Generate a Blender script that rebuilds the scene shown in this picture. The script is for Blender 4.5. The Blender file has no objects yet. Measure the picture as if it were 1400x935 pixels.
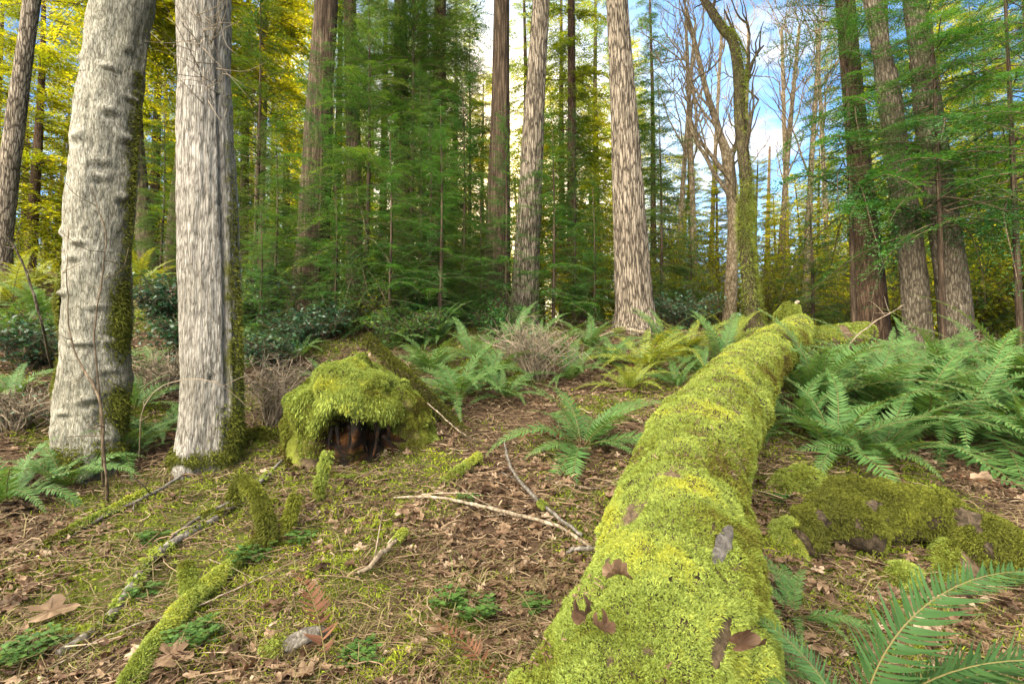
import bpy, math, random
import numpy as np
from mathutils import Vector, Matrix

random.seed(7)
RNG = np.random.default_rng(7)
S = bpy.context.scene
COL = S.collection
R = math.radians

# ------------------------------------------------------------------ camera, sky, sun, exposure
CAMZ = 1.5
PITCH = R(2.66)
cam_d = bpy.data.cameras.new("camera"); cam = bpy.data.objects.new("camera", cam_d); COL.objects.link(cam)
cam_d.sensor_width = 36; cam_d.lens = 18; cam_d.clip_end = 600; cam_d.clip_start = 0.05
cam.location = (0, 0, CAMZ); cam.rotation_euler = (R(90) + PITCH, 0, 0)
S.camera = cam
SUN_EL, SUN_AZ = R(19), R(-3)          # azimuth from +Y towards +X
S.view_settings.view_transform = 'Standard'; S.view_settings.look = 'None'
S.view_settings.exposure = 2.4; S.view_settings.gamma = 1
W = bpy.data.worlds.new("World"); S.world = W; W.use_nodes = True
def build_world():
    nt = W.node_tree; nt.nodes.clear(); N = nt.nodes.new; L = nt.links.new
    out = N("ShaderNodeOutputWorld"); bg = N("ShaderNodeBackground"); bg.inputs[1].default_value = 0.056
    sky = N("ShaderNodeTexSky"); sky.sky_type = 'NISHITA'; sky.sun_disc = False
    sky.sun_elevation = SUN_EL; sky.sun_rotation = SUN_AZ; sky.air_density = 1.0; sky.dust_density = 1.0
    tc = N("ShaderNodeTexCoord"); sep = N("ShaderNodeSeparateXYZ"); L(tc.outputs["Generated"], sep.inputs[0])
    ad = N("ShaderNodeMath"); ad.operation = 'ADD'; ad.inputs[1].default_value = 0.25; L(sep.outputs[2], ad.inputs[0])
    mx = N("ShaderNodeMath"); mx.operation = 'MAXIMUM'; mx.inputs[1].default_value = 0.05; L(ad.outputs[0], mx.inputs[0])
    cb = N("ShaderNodeCombineXYZ")
    for i in (0, 1):
        dv = N("ShaderNodeMath"); dv.operation = 'DIVIDE'; L(sep.outputs[i], dv.inputs[0]); L(mx.outputs[0], dv.inputs[1]); L(dv.outputs[0], cb.inputs[i])
    no = N("ShaderNodeTexNoise"); no.inputs["Scale"].default_value = 2.3; no.inputs["Detail"].default_value = 7; no.inputs["Roughness"].default_value = .58
    L(cb.outputs[0], no.inputs["Vector"])
    cr = N("ShaderNodeValToRGB"); cr.color_ramp.elements[0].position = .535; cr.color_ramp.elements[1].position = .68; 
    mi = N("ShaderNodeMix"); mi.data_type = 'RGBA'
    bl = N("ShaderNodeMix"); bl.data_type = 'RGBA'; bl.blend_type = 'MULTIPLY'; bl.inputs[0].default_value = 1
    L(sky.outputs[0], bl.inputs[6]); sp = N('ShaderNodeVectorMath'); sp.operation = 'DOT_PRODUCT'; sp.inputs[1].default_value = (math.sin(SUN_AZ) * math.cos(SUN_EL), math.cos(SUN_AZ) * math.cos(SUN_EL), math.sin(SUN_EL)); L(tc.outputs['Generated'], sp.inputs[0])
    sm = N('ShaderNodeMapRange'); sm.inputs[1].default_value = .92; sm.inputs[2].default_value = .995; L(sp.outputs['Value'], sm.inputs[0])
    tn = N('ShaderNodeMix'); tn.data_type = 'RGBA'; L(sm.outputs[0], tn.inputs[0]); tn.inputs[6].default_value = (.40, .68, 1.02, 1); tn.inputs[7].default_value = (1.0, .88, .68, 1); L(tn.outputs[2], bl.inputs[7])
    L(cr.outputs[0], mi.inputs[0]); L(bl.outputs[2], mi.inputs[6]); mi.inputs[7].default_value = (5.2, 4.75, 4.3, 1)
    # added bright cloud bank behind the camera, unseen, fill light for the foreground
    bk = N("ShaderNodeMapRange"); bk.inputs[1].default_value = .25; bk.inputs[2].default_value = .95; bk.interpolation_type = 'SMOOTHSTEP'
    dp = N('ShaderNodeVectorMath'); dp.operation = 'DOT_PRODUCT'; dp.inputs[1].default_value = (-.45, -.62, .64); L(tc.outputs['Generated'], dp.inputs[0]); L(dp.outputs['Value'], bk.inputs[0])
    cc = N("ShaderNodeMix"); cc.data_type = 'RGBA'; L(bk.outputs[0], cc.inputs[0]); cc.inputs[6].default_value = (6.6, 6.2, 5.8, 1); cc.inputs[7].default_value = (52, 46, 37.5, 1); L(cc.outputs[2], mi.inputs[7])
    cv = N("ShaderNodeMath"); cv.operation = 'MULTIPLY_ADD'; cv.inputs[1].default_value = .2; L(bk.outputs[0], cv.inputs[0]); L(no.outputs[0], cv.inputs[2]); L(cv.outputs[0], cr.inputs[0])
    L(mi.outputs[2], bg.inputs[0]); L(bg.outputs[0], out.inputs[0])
build_world()
sun_d = bpy.data.lights.new("sun", 'SUN'); sun = bpy.data.objects.new("sun", sun_d); COL.objects.link(sun)
sun_d.energy = 5.0; sun_d.angle = R(0.6); sun_d.color = (1.0, .80, .50)
sdir = Vector((math.sin(SUN_AZ) * math.cos(SUN_EL), math.cos(SUN_AZ) * math.cos(SUN_EL), math.sin(SUN_EL)))
sun.rotation_euler = (-sdir).to_track_quat('-Z', 'Y').to_euler()
S.cycles.max_bounces = 7; S.cycles.diffuse_bounces = 4; S.cycles.glossy_bounces = 2; S.cycles.transmission_bounces = 4
S.cycles.caustics_reflective = False; S.cycles.caustics_refractive = False

# ------------------------------------------------------------------ numpy helpers
def _h(i, j, k, s):
    v = (i.astype(np.int64) * 374761393 + j.astype(np.int64) * 668265263 + k.astype(np.int64) * 2147483647 + s * 974711) & 0xFFFFFFFF
    v = ((v ^ (v >> 13)) * 1274126177) & 0xFFFFFFFF
    v = ((v ^ (v >> 16)) * 2246822519) & 0xFFFFFFFF
    return ((v ^ (v >> 15)) & 0xFFFFFF) / float(0xFFFFFF)
def vnoise(p, s=0):
    p = np.asarray(p, float); f0 = np.floor(p); i, j, k = f0[:, 0], f0[:, 1], f0[:, 2]
    f = p - f0; f = f * f * (3 - 2 * f); x, y, z = f[:, 0], f[:, 1], f[:, 2]
    def c(a, b, d): return _h(i + a, j + b, k + d, s)
    x0 = c(0,0,0) * (1-x) + c(1,0,0) * x; x1 = c(0,1,0) * (1-x) + c(1,1,0) * x
    x2 = c(0,0,1) * (1-x) + c(1,0,1) * x; x3 = c(0,1,1) * (1-x) + c(1,1,1) * x
    return (x0 * (1-y) + x1 * y) * (1-z) + (x2 * (1-y) + x3 * y) * z
def fbm(p, o=4, s=0):
    p = np.asarray(p, float); a, t, m = 1.0, 0, 0
    for q in range(o):
        t = t + a * vnoise(p * 2**q + q * 17.3, s + q); m += a; a *= .5
    return t / m
def xy0(x, y, k): return np.stack([np.asarray(x) * k, np.asarray(y) * k, np.zeros_like(np.asarray(x, float))], -1)

FW = np.array([0, math.cos(PITCH), math.sin(PITCH)]); UP = np.array([0, -math.sin(PITCH), math.cos(PITCH)]); RT = np.array([1., 0, 0])
CAM = np.array([0, 0, CAMZ])
def P(px, py, d): return CAM + d * (FW + (px - 700) / 700 * RT + (467.5 - py) / 700 * UP)

_py = np.array([-6, 0, 0.8, 3, 8, 9, 11, 14, 22, 40, 90, 200.])
_pz = np.array([-.1, 0, .2, .78, 2.07, 2.24, 2.42, 2.55, 2.6, 1.6, -3, -14.])
def Hs(x, y):
    x = np.asarray(x, float); y = np.asarray(y, float)
    z = 0
    for o in (-.6, -.3, 0, .3, .6): z = z + np.interp(y + o, _py, _pz) / 5
    z = z + .13 * np.clip(-x - 1.5, 0, 12) * np.clip((y - 3) / 5, 0, 1) * np.clip(1 - (y - 25) / 60, 0, 1)
    z = z - .07 * np.clip(x - 2.2, 0, 8) * np.clip((y - 4) / 5, 0, 1)
    return z
def H(x, y):
    x = np.asarray(x, float).ravel(); y = np.asarray(y, float).ravel()
    z = Hs(x, y)
    amp = np.clip(y, .4, 1)
    z = z + amp * (.16 * (fbm(xy0(x, y, 1.1), 3, 3) - .5) + .07 * (fbm(xy0(x, y, 4.3), 3, 9) - .5))
    # low berm that carries the big log, hollow to the right of it
    t = np.clip((y - 1.) / 5.5, 0, 1); lx = .15 + .64 * (y - 1.0)
    z = z + .10 * np.exp(-((x - lx) / .5)**2) * (t > 0) * np.clip((8 - y) / 2, 0, 1)
    return z
def h(x, y): return float(H([x], [y])[0])
def hn(x, y, e=.06):
    dx = (H(x + e, y) - H(x - e, y)) / (2 * e); dy = (H(x, y + e) - H(x, y - e)) / (2 * e)
    n = np.stack([-dx, -dy, np.ones_like(dx)], -1); return n / np.linalg.norm(n, axis=1)[:, None]
def G(px, py, dmax=60):
    ds = np.concatenate([np.arange(.5, 12, .02), np.arange(12, dmax, .1)])
    pts = np.array([P(px, py, d) for d in (0, 1)]); pts = pts[0] + ds[:, None] * (pts[1] - pts[0])
    below = np.nonzero(pts[:, 2] < H(pts[:, 0], pts[:, 1]))[0]
    p = pts[below[0]] if len(below) else pts[-1]
    return np.array([p[0], p[1], h(p[0], p[1])])
def ground_at(px, d):
    x = (px - 700) / 700 * d; y = d * math.cos(PITCH); return np.array([x, y, h(x, y)])
def nrm(v): return v / (np.linalg.norm(v, axis=-1, keepdims=True) + 1e-12)

class Geo:
    def __init__(s): s.V = []; s.Q = []; s.T = []; s.A = []; s.B = []; s.n = 0
    def add(s, V, Q=None, T=None, m=0, rnd=.5, moss=0.):
        V = np.asarray(V, float).reshape(-1, 3); n = len(V)
        if Q is not None and len(Q): q = np.asarray(Q, np.int64).reshape(-1, 4) + s.n; s.Q.append((q, np.broadcast_to(np.asarray(m), len(q))))
        if T is not None and len(T): t = np.asarray(T, np.int64).reshape(-1, 3) + s.n; s.T.append((t, np.broadcast_to(np.asarray(m), len(t))))
        s.V.append(V); s.A.append(np.broadcast_to(np.asarray(rnd, float), n)); s.B.append(np.broadcast_to(np.asarray(moss, float), n)); s.n += n
        return s
    def arrays(s):
        V = np.concatenate(s.V); A = np.concatenate(s.A); B = np.concatenate(s.B)
        Q = np.concatenate([q for q, _ in s.Q]) if s.Q else np.zeros((0, 4), np.int64); QM = np.concatenate([m for _, m in s.Q]) if s.Q else np.zeros(0, int)
        T = np.concatenate([q for q, _ in s.T]) if s.T else np.zeros((0, 3), np.int64); TM = np.concatenate([m for _, m in s.T]) if s.T else np.zeros(0, int)
        return V, Q, QM, T, TM, A, B
    def stamp(s, tmpl, M, loc, rnd=None):
        """many copies of a template (its arrays) with matrices M (k,3,3) and locations loc (k,3)"""
        V, Q, QM, T, TM, A, B = tmpl; k = len(loc); n = len(V)
        VV = np.einsum('kij,nj->kni', M, V) + loc[:, None, :]
        off = (np.arange(k) * n)[:, None, None]
        rr = np.tile(A, k) if rnd is None else (np.repeat(rnd, n) + np.tile(A, k) - .5)
        base = s.n
        s.V.append(VV.reshape(-1, 3)); s.A.append(np.clip(rr, 0, 1)); s.B.append(np.tile(B, k)); s.n += n * k
        if len(Q): s.Q.append(((Q[None] + off).reshape(-1, 4) + base, np.tile(QM, k)))
        if len(T): s.T.append(((T[None] + off).reshape(-1, 3) + base, np.tile(TM, k)))
        return s
    def mesh(s, name, mats, smooth=False):
        V, Q, QM, T, TM, A, B = s.arrays()
        me = bpy.data.meshes.new(name); me.vertices.add(len(V)); me.vertices.foreach_set("co", V.ravel())
        nl = len(Q) * 4 + len(T) * 3; me.loops.add(nl); me.polygons.add(len(Q) + len(T))
        me.loops.foreach_set("vertex_index", np.concatenate([Q.ravel(), T.ravel()]))
        me.polygons.foreach_set("loop_start", np.concatenate([np.arange(len(Q)) * 4, len(Q) * 4 + np.arange(len(T)) * 3]))
        for m in mats: me.materials.append(m)
        me.polygons.foreach_set("material_index", np.concatenate([QM, TM]).astype(np.int32))
        if smooth: me.polygons.foreach_set("use_smooth", np.ones(len(Q) + len(T), bool))
        a = me.attributes.new("rnd", 'FLOAT', 'POINT'); a.data.foreach_set("value", A.astype(np.float32))
        b = me.attributes.new("moss", 'FLOAT', 'POINT'); b.data.foreach_set("value", B.astype(np.float32))
        me.update(calc_edges=True); return me

def link(name, me, parent=None, loc=None):
    o = bpy.data.objects.new(name, me); COL.objects.link(o)
    if parent: o.parent = parent
    if loc is not None: o.location = loc
    return o
def tag(o, label=None, cat=None, group=None, kind=None):
    if label: o["label"] = label
    if cat: o["category"] = cat
    if group: o["group"] = group
    if kind: o["kind"] = kind
    return o
def thing(name, label, cat, loc=(0, 0, 0), rz=0., group=None):
    o = bpy.data.objects.new(name, None); COL.objects.link(o); o.empty_display_size = .2
    o.location = loc; o.rotation_euler = (0, 0, rz); return tag(o, label, cat, group)

def catmull(pts, n):
    pts = np.asarray(pts, float)
    if len(pts) == 2: t = np.linspace(0, 1, n)[:, None]; return pts[0] * (1 - t) + pts[1] * t
    q = np.vstack([2 * pts[0] - pts[1], pts, 2 * pts[-1] - pts[-2]]); out = []
    u = np.linspace(0, len(pts) - 1 - 1e-9, n)
    for a in u:
        i = int(a); t = a - i; p0, p1, p2, p3 = q[i:i + 4]
        out.append(.5 * (2 * p1 + (p2 - p0) * t + (2 * p0 - 5 * p1 + 4 * p2 - p3) * t * t + (3 * p1 - p0 - 3 * p2 + p3) * t**3))
    return np.array(out)
def tube(path, rad, sides=8, disp=None, cap=True):
    """returns V, Q, T, theta, arclength per vertex; disp(theta, s, pos, dirs) -> added radius"""
    path = np.asarray(path, float); n = len(path); rad = np.broadcast_to(np.asarray(rad, float), n)
    tan = nrm(np.gradient(path, axis=0)); ref = np.array([0, -1., 0]) if abs(tan[0][1]) < .9 else np.array([1., 0, 0])
    X = []; x = ref - tan[0] * ref.dot(tan[0])
    for t in tan: x = x - t * x.dot(t); x = x / np.linalg.norm(x); X.append(x)
    X = np.array(X); Y = np.cross(tan, X); th = np.linspace(0, 2 * math.pi, sides, endpoint=False)
    D = np.cos(th)[None, :, None] * X[:, None] + np.sin(th)[None, :, None] * Y[:, None]
    s = np.concatenate([[0], np.cumsum(np.linalg.norm(np.diff(path, axis=0), axis=1))])
    r = np.repeat(rad[:, None], sides, 1)
    if disp is not None:
        pos = (path[:, None] + D * r[..., None]).reshape(-1, 3)
        r = r + disp(np.tile(th, n), np.repeat(s, sides), pos, D.reshape(-1, 3)).reshape(n, sides)
    V = (path[:, None] + D * r[..., None]).reshape(-1, 3)
    i = np.arange(n - 1)[:, None] * sides; j = np.arange(sides)[None]; j2 = (j + 1) % sides
    Q = np.stack([i + j, i + j2, i + sides + j2, i + sides + j], -1).reshape(-1, 4); T = np.zeros((0, 3), int)
    if cap:
        V = np.vstack([V, path[0], path[-1]]); a, b = n * sides, n * sides + 1; jj = np.arange(sides); k = (jj + 1) % sides; e = (n - 1) * sides
        T = np.vstack([np.stack([k, jj, np.full(sides, a)], -1), np.stack([e + jj, e + k, np.full(sides, b)], -1)])
    return V, Q, T, np.concatenate([np.tile(th, n), [0, 0]]) if cap else np.tile(th, n), np.concatenate([np.repeat(s, sides), [0, s[-1]]]) if cap else np.repeat(s, sides)

# ------------------------------------------------------------------ materials
def newmat(name):
    m = bpy.data.materials.new(name); m.use_nodes = True; nt = m.node_tree; nt.nodes.clear()
    return m, nt, nt.nodes.new, nt.links.new
def ramp(N, stops):
    r = N("ShaderNodeValToRGB"); e = r.color_ramp.elements
    while len(e) < len(stops): e.new(.5)
    for x, (p, c) in zip(e, stops): x.position = p; x.color = (*c, 1)
    return r
def attr(N, name): a = N("ShaderNodeAttribute"); a.attribute_name = name; return a
def foliage(name, cols, tl=None, mix=.35, rough=.5, spec=.3, nz=0.0, nscale=1.5):
    m, nt, N, L = newmat(name); a = attr(N, "rnd")
    r = ramp(N, [(i / (len(cols) - 1), c) for i, c in enumerate(cols)])
    src = a.outputs["Fac"]
    if nz:
        tc = N("ShaderNodeTexCoord"); no = N("ShaderNodeTexNoise"); no.inputs["Scale"].default_value = nscale; no.inputs["Detail"].default_value = 4; L(tc.outputs["Object"], no.inputs["Vector"])
        mm = N("ShaderNodeMath"); mm.operation = 'MULTIPLY_ADD'; mm.inputs[1].default_value = nz * 2; L(no.outputs[0], mm.inputs[0])
        sb = N("ShaderNodeMath"); sb.operation = 'SUBTRACT'; sb.inputs[1].default_value = nz; L(a.outputs["Fac"], sb.inputs[0]); L(sb.outputs[0], mm.inputs[2]); src = mm.outputs[0]
    L(src, r.inputs[0])
    p = N("ShaderNodeBsdfPrincipled"); p.inputs["Roughness"].default_value = rough; p.inputs["Specular IOR Level"].default_value = spec
    L(r.outputs[0], p.inputs["Base Color"]); out = N("ShaderNodeOutputMaterial")
    if tl:
        t = N("ShaderNodeBsdfTranslucent"); g = N("ShaderNodeMix"); g.data_type = 'RGBA'; g.blend_type = 'MULTIPLY'; g.inputs[0].default_value = 1
        L(r.outputs[0], g.inputs[6]); g.inputs[7].default_value = (*tl, 1); L(g.outputs[2], t.inputs[0])
        x = N("ShaderNodeMixShader"); x.inputs[0].default_value = mix; L(p.outputs[0], x.inputs[1]); L(t.outputs[0], x.inputs[2]); L(x.outputs[0], out.inputs[0])
    else: L(p.outputs[0], out.inputs[0])
    return m
def bark(name, cols, scale=(9, 9, 1.6), bump=.6, dist=.02, mosscol=(.10, .11, .015), mossn=.0, rough=.9, vor=.45, edge=.22):
    m, nt, N, L = newmat(name); tc = N("ShaderNodeTexCoord"); mp = N("ShaderNodeMapping"); mp.inputs["Scale"].default_value = scale
    L(tc.outputs["Object"], mp.inputs[0])
    n1 = N("ShaderNodeTexNoise"); n1.inputs["Scale"].default_value = 1.6; n1.inputs["Detail"].default_value = 8; n1.inputs["Roughness"].default_value = .65; n1.inputs["Distortion"].default_value = .6; L(mp.outputs[0], n1.inputs["Vector"])
    vo = N("ShaderNodeTexVoronoi"); vo.feature = 'DISTANCE_TO_EDGE'; vo.inputs["Scale"].default_value = 2.2
    wv = N("ShaderNodeMix"); wv.data_type = 'RGBA'; wv.inputs[0].default_value = .4; L(mp.outputs[0], wv.inputs[6]); L(n1.outputs[1], wv.inputs[7]); L(wv.outputs[2], vo.inputs["Vector"])
    ve = N("ShaderNodeMapRange"); ve.inputs[1].default_value = 0; ve.inputs[2].default_value = edge; L(vo.outputs[0], ve.inputs[0])
    mu = N("ShaderNodeMath"); mu.operation = 'MULTIPLY'; L(n1.outputs[0], mu.inputs[0])
    m2 = N("ShaderNodeMath"); m2.operation = 'MULTIPLY_ADD'; m2.inputs[1].default_value = vor; m2.inputs[2].default_value = 1.05 - vor; L(ve.outputs[0], m2.inputs[0]); L(m2.outputs[0], mu.inputs[1])
    r = ramp(N, [(.22 + .46 * i / (len(cols) - 1), c) for i, c in enumerate(cols)]); L(mu.outputs[0], r.inputs[0])
    big = N("ShaderNodeTexNoise"); big.inputs["Scale"].default_value = 2.6; big.inputs["Detail"].default_value = 6; L(tc.outputs["Object"], big.inputs["Vector"])
    bm = N("ShaderNodeMix"); bm.data_type = 'RGBA'; bm.blend_type = 'MULTIPLY'; bm.inputs[0].default_value = .75
    br = ramp(N, [(.3, (.55, .55, .5)), (.65, (1, 1, 1))]); L(big.outputs[0], br.inputs[0]); L(r.outputs[0], bm.inputs[6]); L(br.outputs[0], bm.inputs[7])
    fine = N("ShaderNodeTexNoise"); fine.inputs["Scale"].default_value = 9; fine.inputs["Detail"].default_value = 8; fine.inputs["Roughness"].default_value = .7; L(tc.outputs["Object"], fine.inputs["Vector"])
    a = attr(N, "moss"); s1 = N("ShaderNodeMath"); s1.operation = 'ADD'; L(a.outputs["Fac"], s1.inputs[0]); L(fine.outputs[0], s1.inputs[1])
    mr = N("ShaderNodeMapRange"); mr.inputs[1].default_value = .78 - mossn; mr.inputs[2].default_value = 1.0 - mossn; L(s1.outputs[0], mr.inputs[0])
    mc = ramp(N, [(.3, tuple(c * .45 for c in mosscol)), (.6, mosscol), (.8, tuple(c * 1.6 for c in mosscol))]); L(fine.outputs[0], mc.inputs[0])
    mm = N("ShaderNodeMix"); mm.data_type = 'RGBA'; L(mr.outputs[0], mm.inputs[0]); L(bm.outputs[2], mm.inputs[6]); L(mc.outputs[0], mm.inputs[7])
    sk = N("ShaderNodeTexNoise"); sk.inputs["Scale"].default_value = 48; sk.inputs["Detail"].default_value = 5; sk.inputs["Roughness"].default_value = .75; mp2 = N("ShaderNodeMapping"); mp2.inputs["Scale"].default_value = (1, 1, .45); L(tc.outputs["Object"], mp2.inputs[0]); L(mp2.outputs[0], sk.inputs["Vector"])
    sr = ramp(N, [(.33, (.30, .28, .25)), (.47, (.85, .85, .84)), (.68, (1.12, 1.12, 1.12))]); L(sk.outputs[0], sr.inputs[0]); sx = N("ShaderNodeMix"); sx.data_type = 'RGBA'; sx.blend_type = 'MULTIPLY'; sx.inputs[0].default_value = .85; L(mm.outputs[2], sx.inputs[6]); L(sr.outputs[0], sx.inputs[7])
    p = N("ShaderNodeBsdfPrincipled"); p.inputs["Roughness"].default_value = rough; p.inputs["Specular IOR Level"].default_value = .2; L(sx.outputs[2], p.inputs["Base Color"])
    bu = N("ShaderNodeBump"); bu.inputs["Strength"].default_value = bump; bu.inputs["Distance"].default_value = dist; hh = N('ShaderNodeMath'); hh.operation = 'MULTIPLY_ADD'; hh.inputs[1].default_value = .35; L(sk.outputs[0], hh.inputs[0]); L(mu.outputs[0], hh.inputs[2]); L(hh.outputs[0], bu.inputs["Height"]); L(bu.outputs[0], p.inputs["Normal"])
    out = N("ShaderNodeOutputMaterial"); L(p.outputs[0], out.inputs[0]); return m

M = {}
M['log_moss'] = foliage('log_moss', [(.060, .048, .012), (.11, .115, .018), (.165, .21, .032), (.20, .265, .062), (.26, .315, .062), (.31, .33, .042)], (1.1, 1.0, .5), .25, .85, .1, nz=.8, nscale=3.2)
M['ground_moss'] = foliage('ground_moss', [(.05, .06, .010), (.11, .14, .018), (.21, .27, .03), (.30, .34, .03)], (1.1, 1.0, .5), .25, .85, .1, nz=.3, nscale=1.3)
M['olive_moss'] = foliage('olive_moss', [(.028, .032, .009), (.058, .066, .014), (.11, .125, .02), (.17, .19, .026)], (1.1, 1.0, .5), .2, .85, .1, nz=.3, nscale=3)
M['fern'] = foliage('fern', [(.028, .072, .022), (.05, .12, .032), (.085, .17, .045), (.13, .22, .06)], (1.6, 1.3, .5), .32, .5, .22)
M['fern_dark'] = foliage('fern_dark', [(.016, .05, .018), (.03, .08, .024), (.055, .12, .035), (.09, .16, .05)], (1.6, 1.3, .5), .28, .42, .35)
M['fern_yellow'] = foliage('fern_yellow', [(.06, .12, .03), (.12, .18, .03), (.22, .26, .03), (.30, .30, .04)], (1.5, 1.2, .4), .4, .45, .35)  # lit copy of the fern: sunlight painted in as yellower, lighter fronds
M['fern_dead'] = foliage('fern_dead', [(.06, .028, .018), (.12, .055, .03), (.2, .10, .05)], (1.2, .8, .5), .2, .7, .2)
M['rachis'] = foliage('rachis', [(.06, .06, .02), (.12, .10, .03)], None, 0, .6)
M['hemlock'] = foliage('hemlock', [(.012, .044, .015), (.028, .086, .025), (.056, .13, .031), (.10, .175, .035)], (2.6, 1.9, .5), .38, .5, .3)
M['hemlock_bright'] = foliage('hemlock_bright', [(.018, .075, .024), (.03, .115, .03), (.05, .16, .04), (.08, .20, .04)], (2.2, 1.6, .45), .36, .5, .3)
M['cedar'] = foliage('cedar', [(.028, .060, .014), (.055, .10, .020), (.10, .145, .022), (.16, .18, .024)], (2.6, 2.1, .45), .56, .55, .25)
M['gold_leaf'] = foliage('gold_leaf', [(.05, .09, .014), (.10, .14, .018), (.17, .20, .022), (.24, .25, .028)], (2.6, 2.1, .45), .6, .55, .2)  # backlit sun glow painted into the leaf colour, golden and bright
M['salal'] = foliage('salal', [(.012, .04, .024), (.02, .065, .035), (.04, .10, .05), (.07, .14, .06)], (1.5, 1.3, .5), .25, .35, .5)
M['herb'] = foliage('herb', [(.03, .075, .018), (.055, .12, .025), (.09, .17, .035)], (1.4, 1.2, .5), .3, .5, .3)
M['leaf_litter'] = foliage('leaf_litter', [(.035, .021, .013), (.075, .043, .025), (.13, .084, .050), (.20, .14, .088), (.34, .265, .19)], (1.1, .8, .5), .15, .7, .25)
M['twig_litter'] = foliage('twig_litter', [(.05, .035, .022), (.11, .075, .045), (.22, .16, .10), (.36, .29, .20)], None, 0, .85, .15)
M['dry_grass'] = foliage('dry_grass', [(.06, .055, .025), (.13, .11, .05), (.24, .20, .10), (.10, .14, .035)], (1.1, .9, .5), .25, .7, .2)
M['twig'] = bark('twig', [(.05, .038, .025), (.12, .09, .06), (.22, .17, .12)], (18, 18, 8), .3, .006)
M['dead_twig'] = foliage('dead_twig', [(.10, .085, .06), (.20, .165, .12), (.32, .27, .20)], None, 0, .9, .1, nz=.3, nscale=9)
M['maple_pale'] = bark('maple_pale', [(.045, .042, .03), (.15, .145, .115), (.27, .265, .225), (.38, .375, .33)], (56, 56, 12), .8, .008, (.085, .085, .014), vor=.38, edge=.12)
M['maple_grey'] = bark('maple_grey', [(.045, .04, .032), (.17, .158, .138), (.31, .296, .27), (.45, .435, .40)], (50, 50, 5.5), 1.0, .012, (.11, .115, .017), vor=.40, edge=.12)
M['fir_grey'] = bark('fir_grey', [(.05, .04, .03), (.17, .14, .11), (.31, .265, .21), (.42, .37, .305)], (22, 22, 2.6), 1.0, .03, (.07, .09, .03), vor=.68, edge=.17)
M['cedar_brown'] = bark('cedar_brown', [(.018, .013, .009), (.055, .038, .026), (.11, .08, .055), (.17, .13, .09)], (16, 16, 1.0), .9, .02, (.06, .065, .014), .05)
M['red_brown'] = bark('red_brown', [(.025, .016, .010), (.07, .045, .030), (.13, .086, .06), (.20, .14, .10)], (22, 22, 2.6), .9, .02, (.07, .08, .016), .02)
M['hemlock_bark'] = bark('hemlock_bark', [(.03, .025, .018), (.09, .075, .055), (.17, .145, .11), (.30, .27, .22)], (26, 26, 5), .8, .02, (.075, .085, .016), .05)
M['mossy_bark'] = bark('mossy_bark', [(.03, .024, .016), (.08, .065, .04), (.16, .135, .085)], (14, 14, 4), .8, .02, (.12, .125, .016), .18)
M['alder'] = bark('alder', [(.08, .06, .035), (.20, .155, .10), (.33, .27, .19), (.40, .34, .25)], (12, 12, 6), .5, .01, (.16, .16, .02), .12)
M['log_bark'] = bark('log_bark', [(.03, .022, .014), (.09, .065, .04), (.15, .11, .07)], (22, 22, 22), 1., .015, (.12, .14, .015), .08, vor=.25)
M['dark_rot'] = bark('dark_rot', [(.012, .010, .007), (.035, .028, .018), (.07, .052, .034), (.12, .095, .07)], (22, 22, 22), 1., .02, (.06, .065, .012), .06, vor=.15)
M['scar_wood'] = bark('scar_wood', [(.03, .027, .024), (.08, .074, .068), (.16, .15, .14)], (40, 40, 40), .8, .008, vor=.2)
M['grey_wood'] = bark('grey_wood', [(.05, .045, .04), (.14, .13, .115), (.26, .24, .22)], (30, 30, 5), .6, .006)
M['white_wood'] = bark('white_wood', [(.10, .08, .055), (.25, .205, .15), (.40, .35, .28)], (20, 20, 6), .4, .006)
M['rot'] = bark('rot', [(.008, .006, .005), (.014, .010, .007), (.06, .026, .011), (.19, .085, .024)], (3.2, 3.2, 4.5), 1.2, .04, (.13, .11, .008), -.05)

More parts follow.
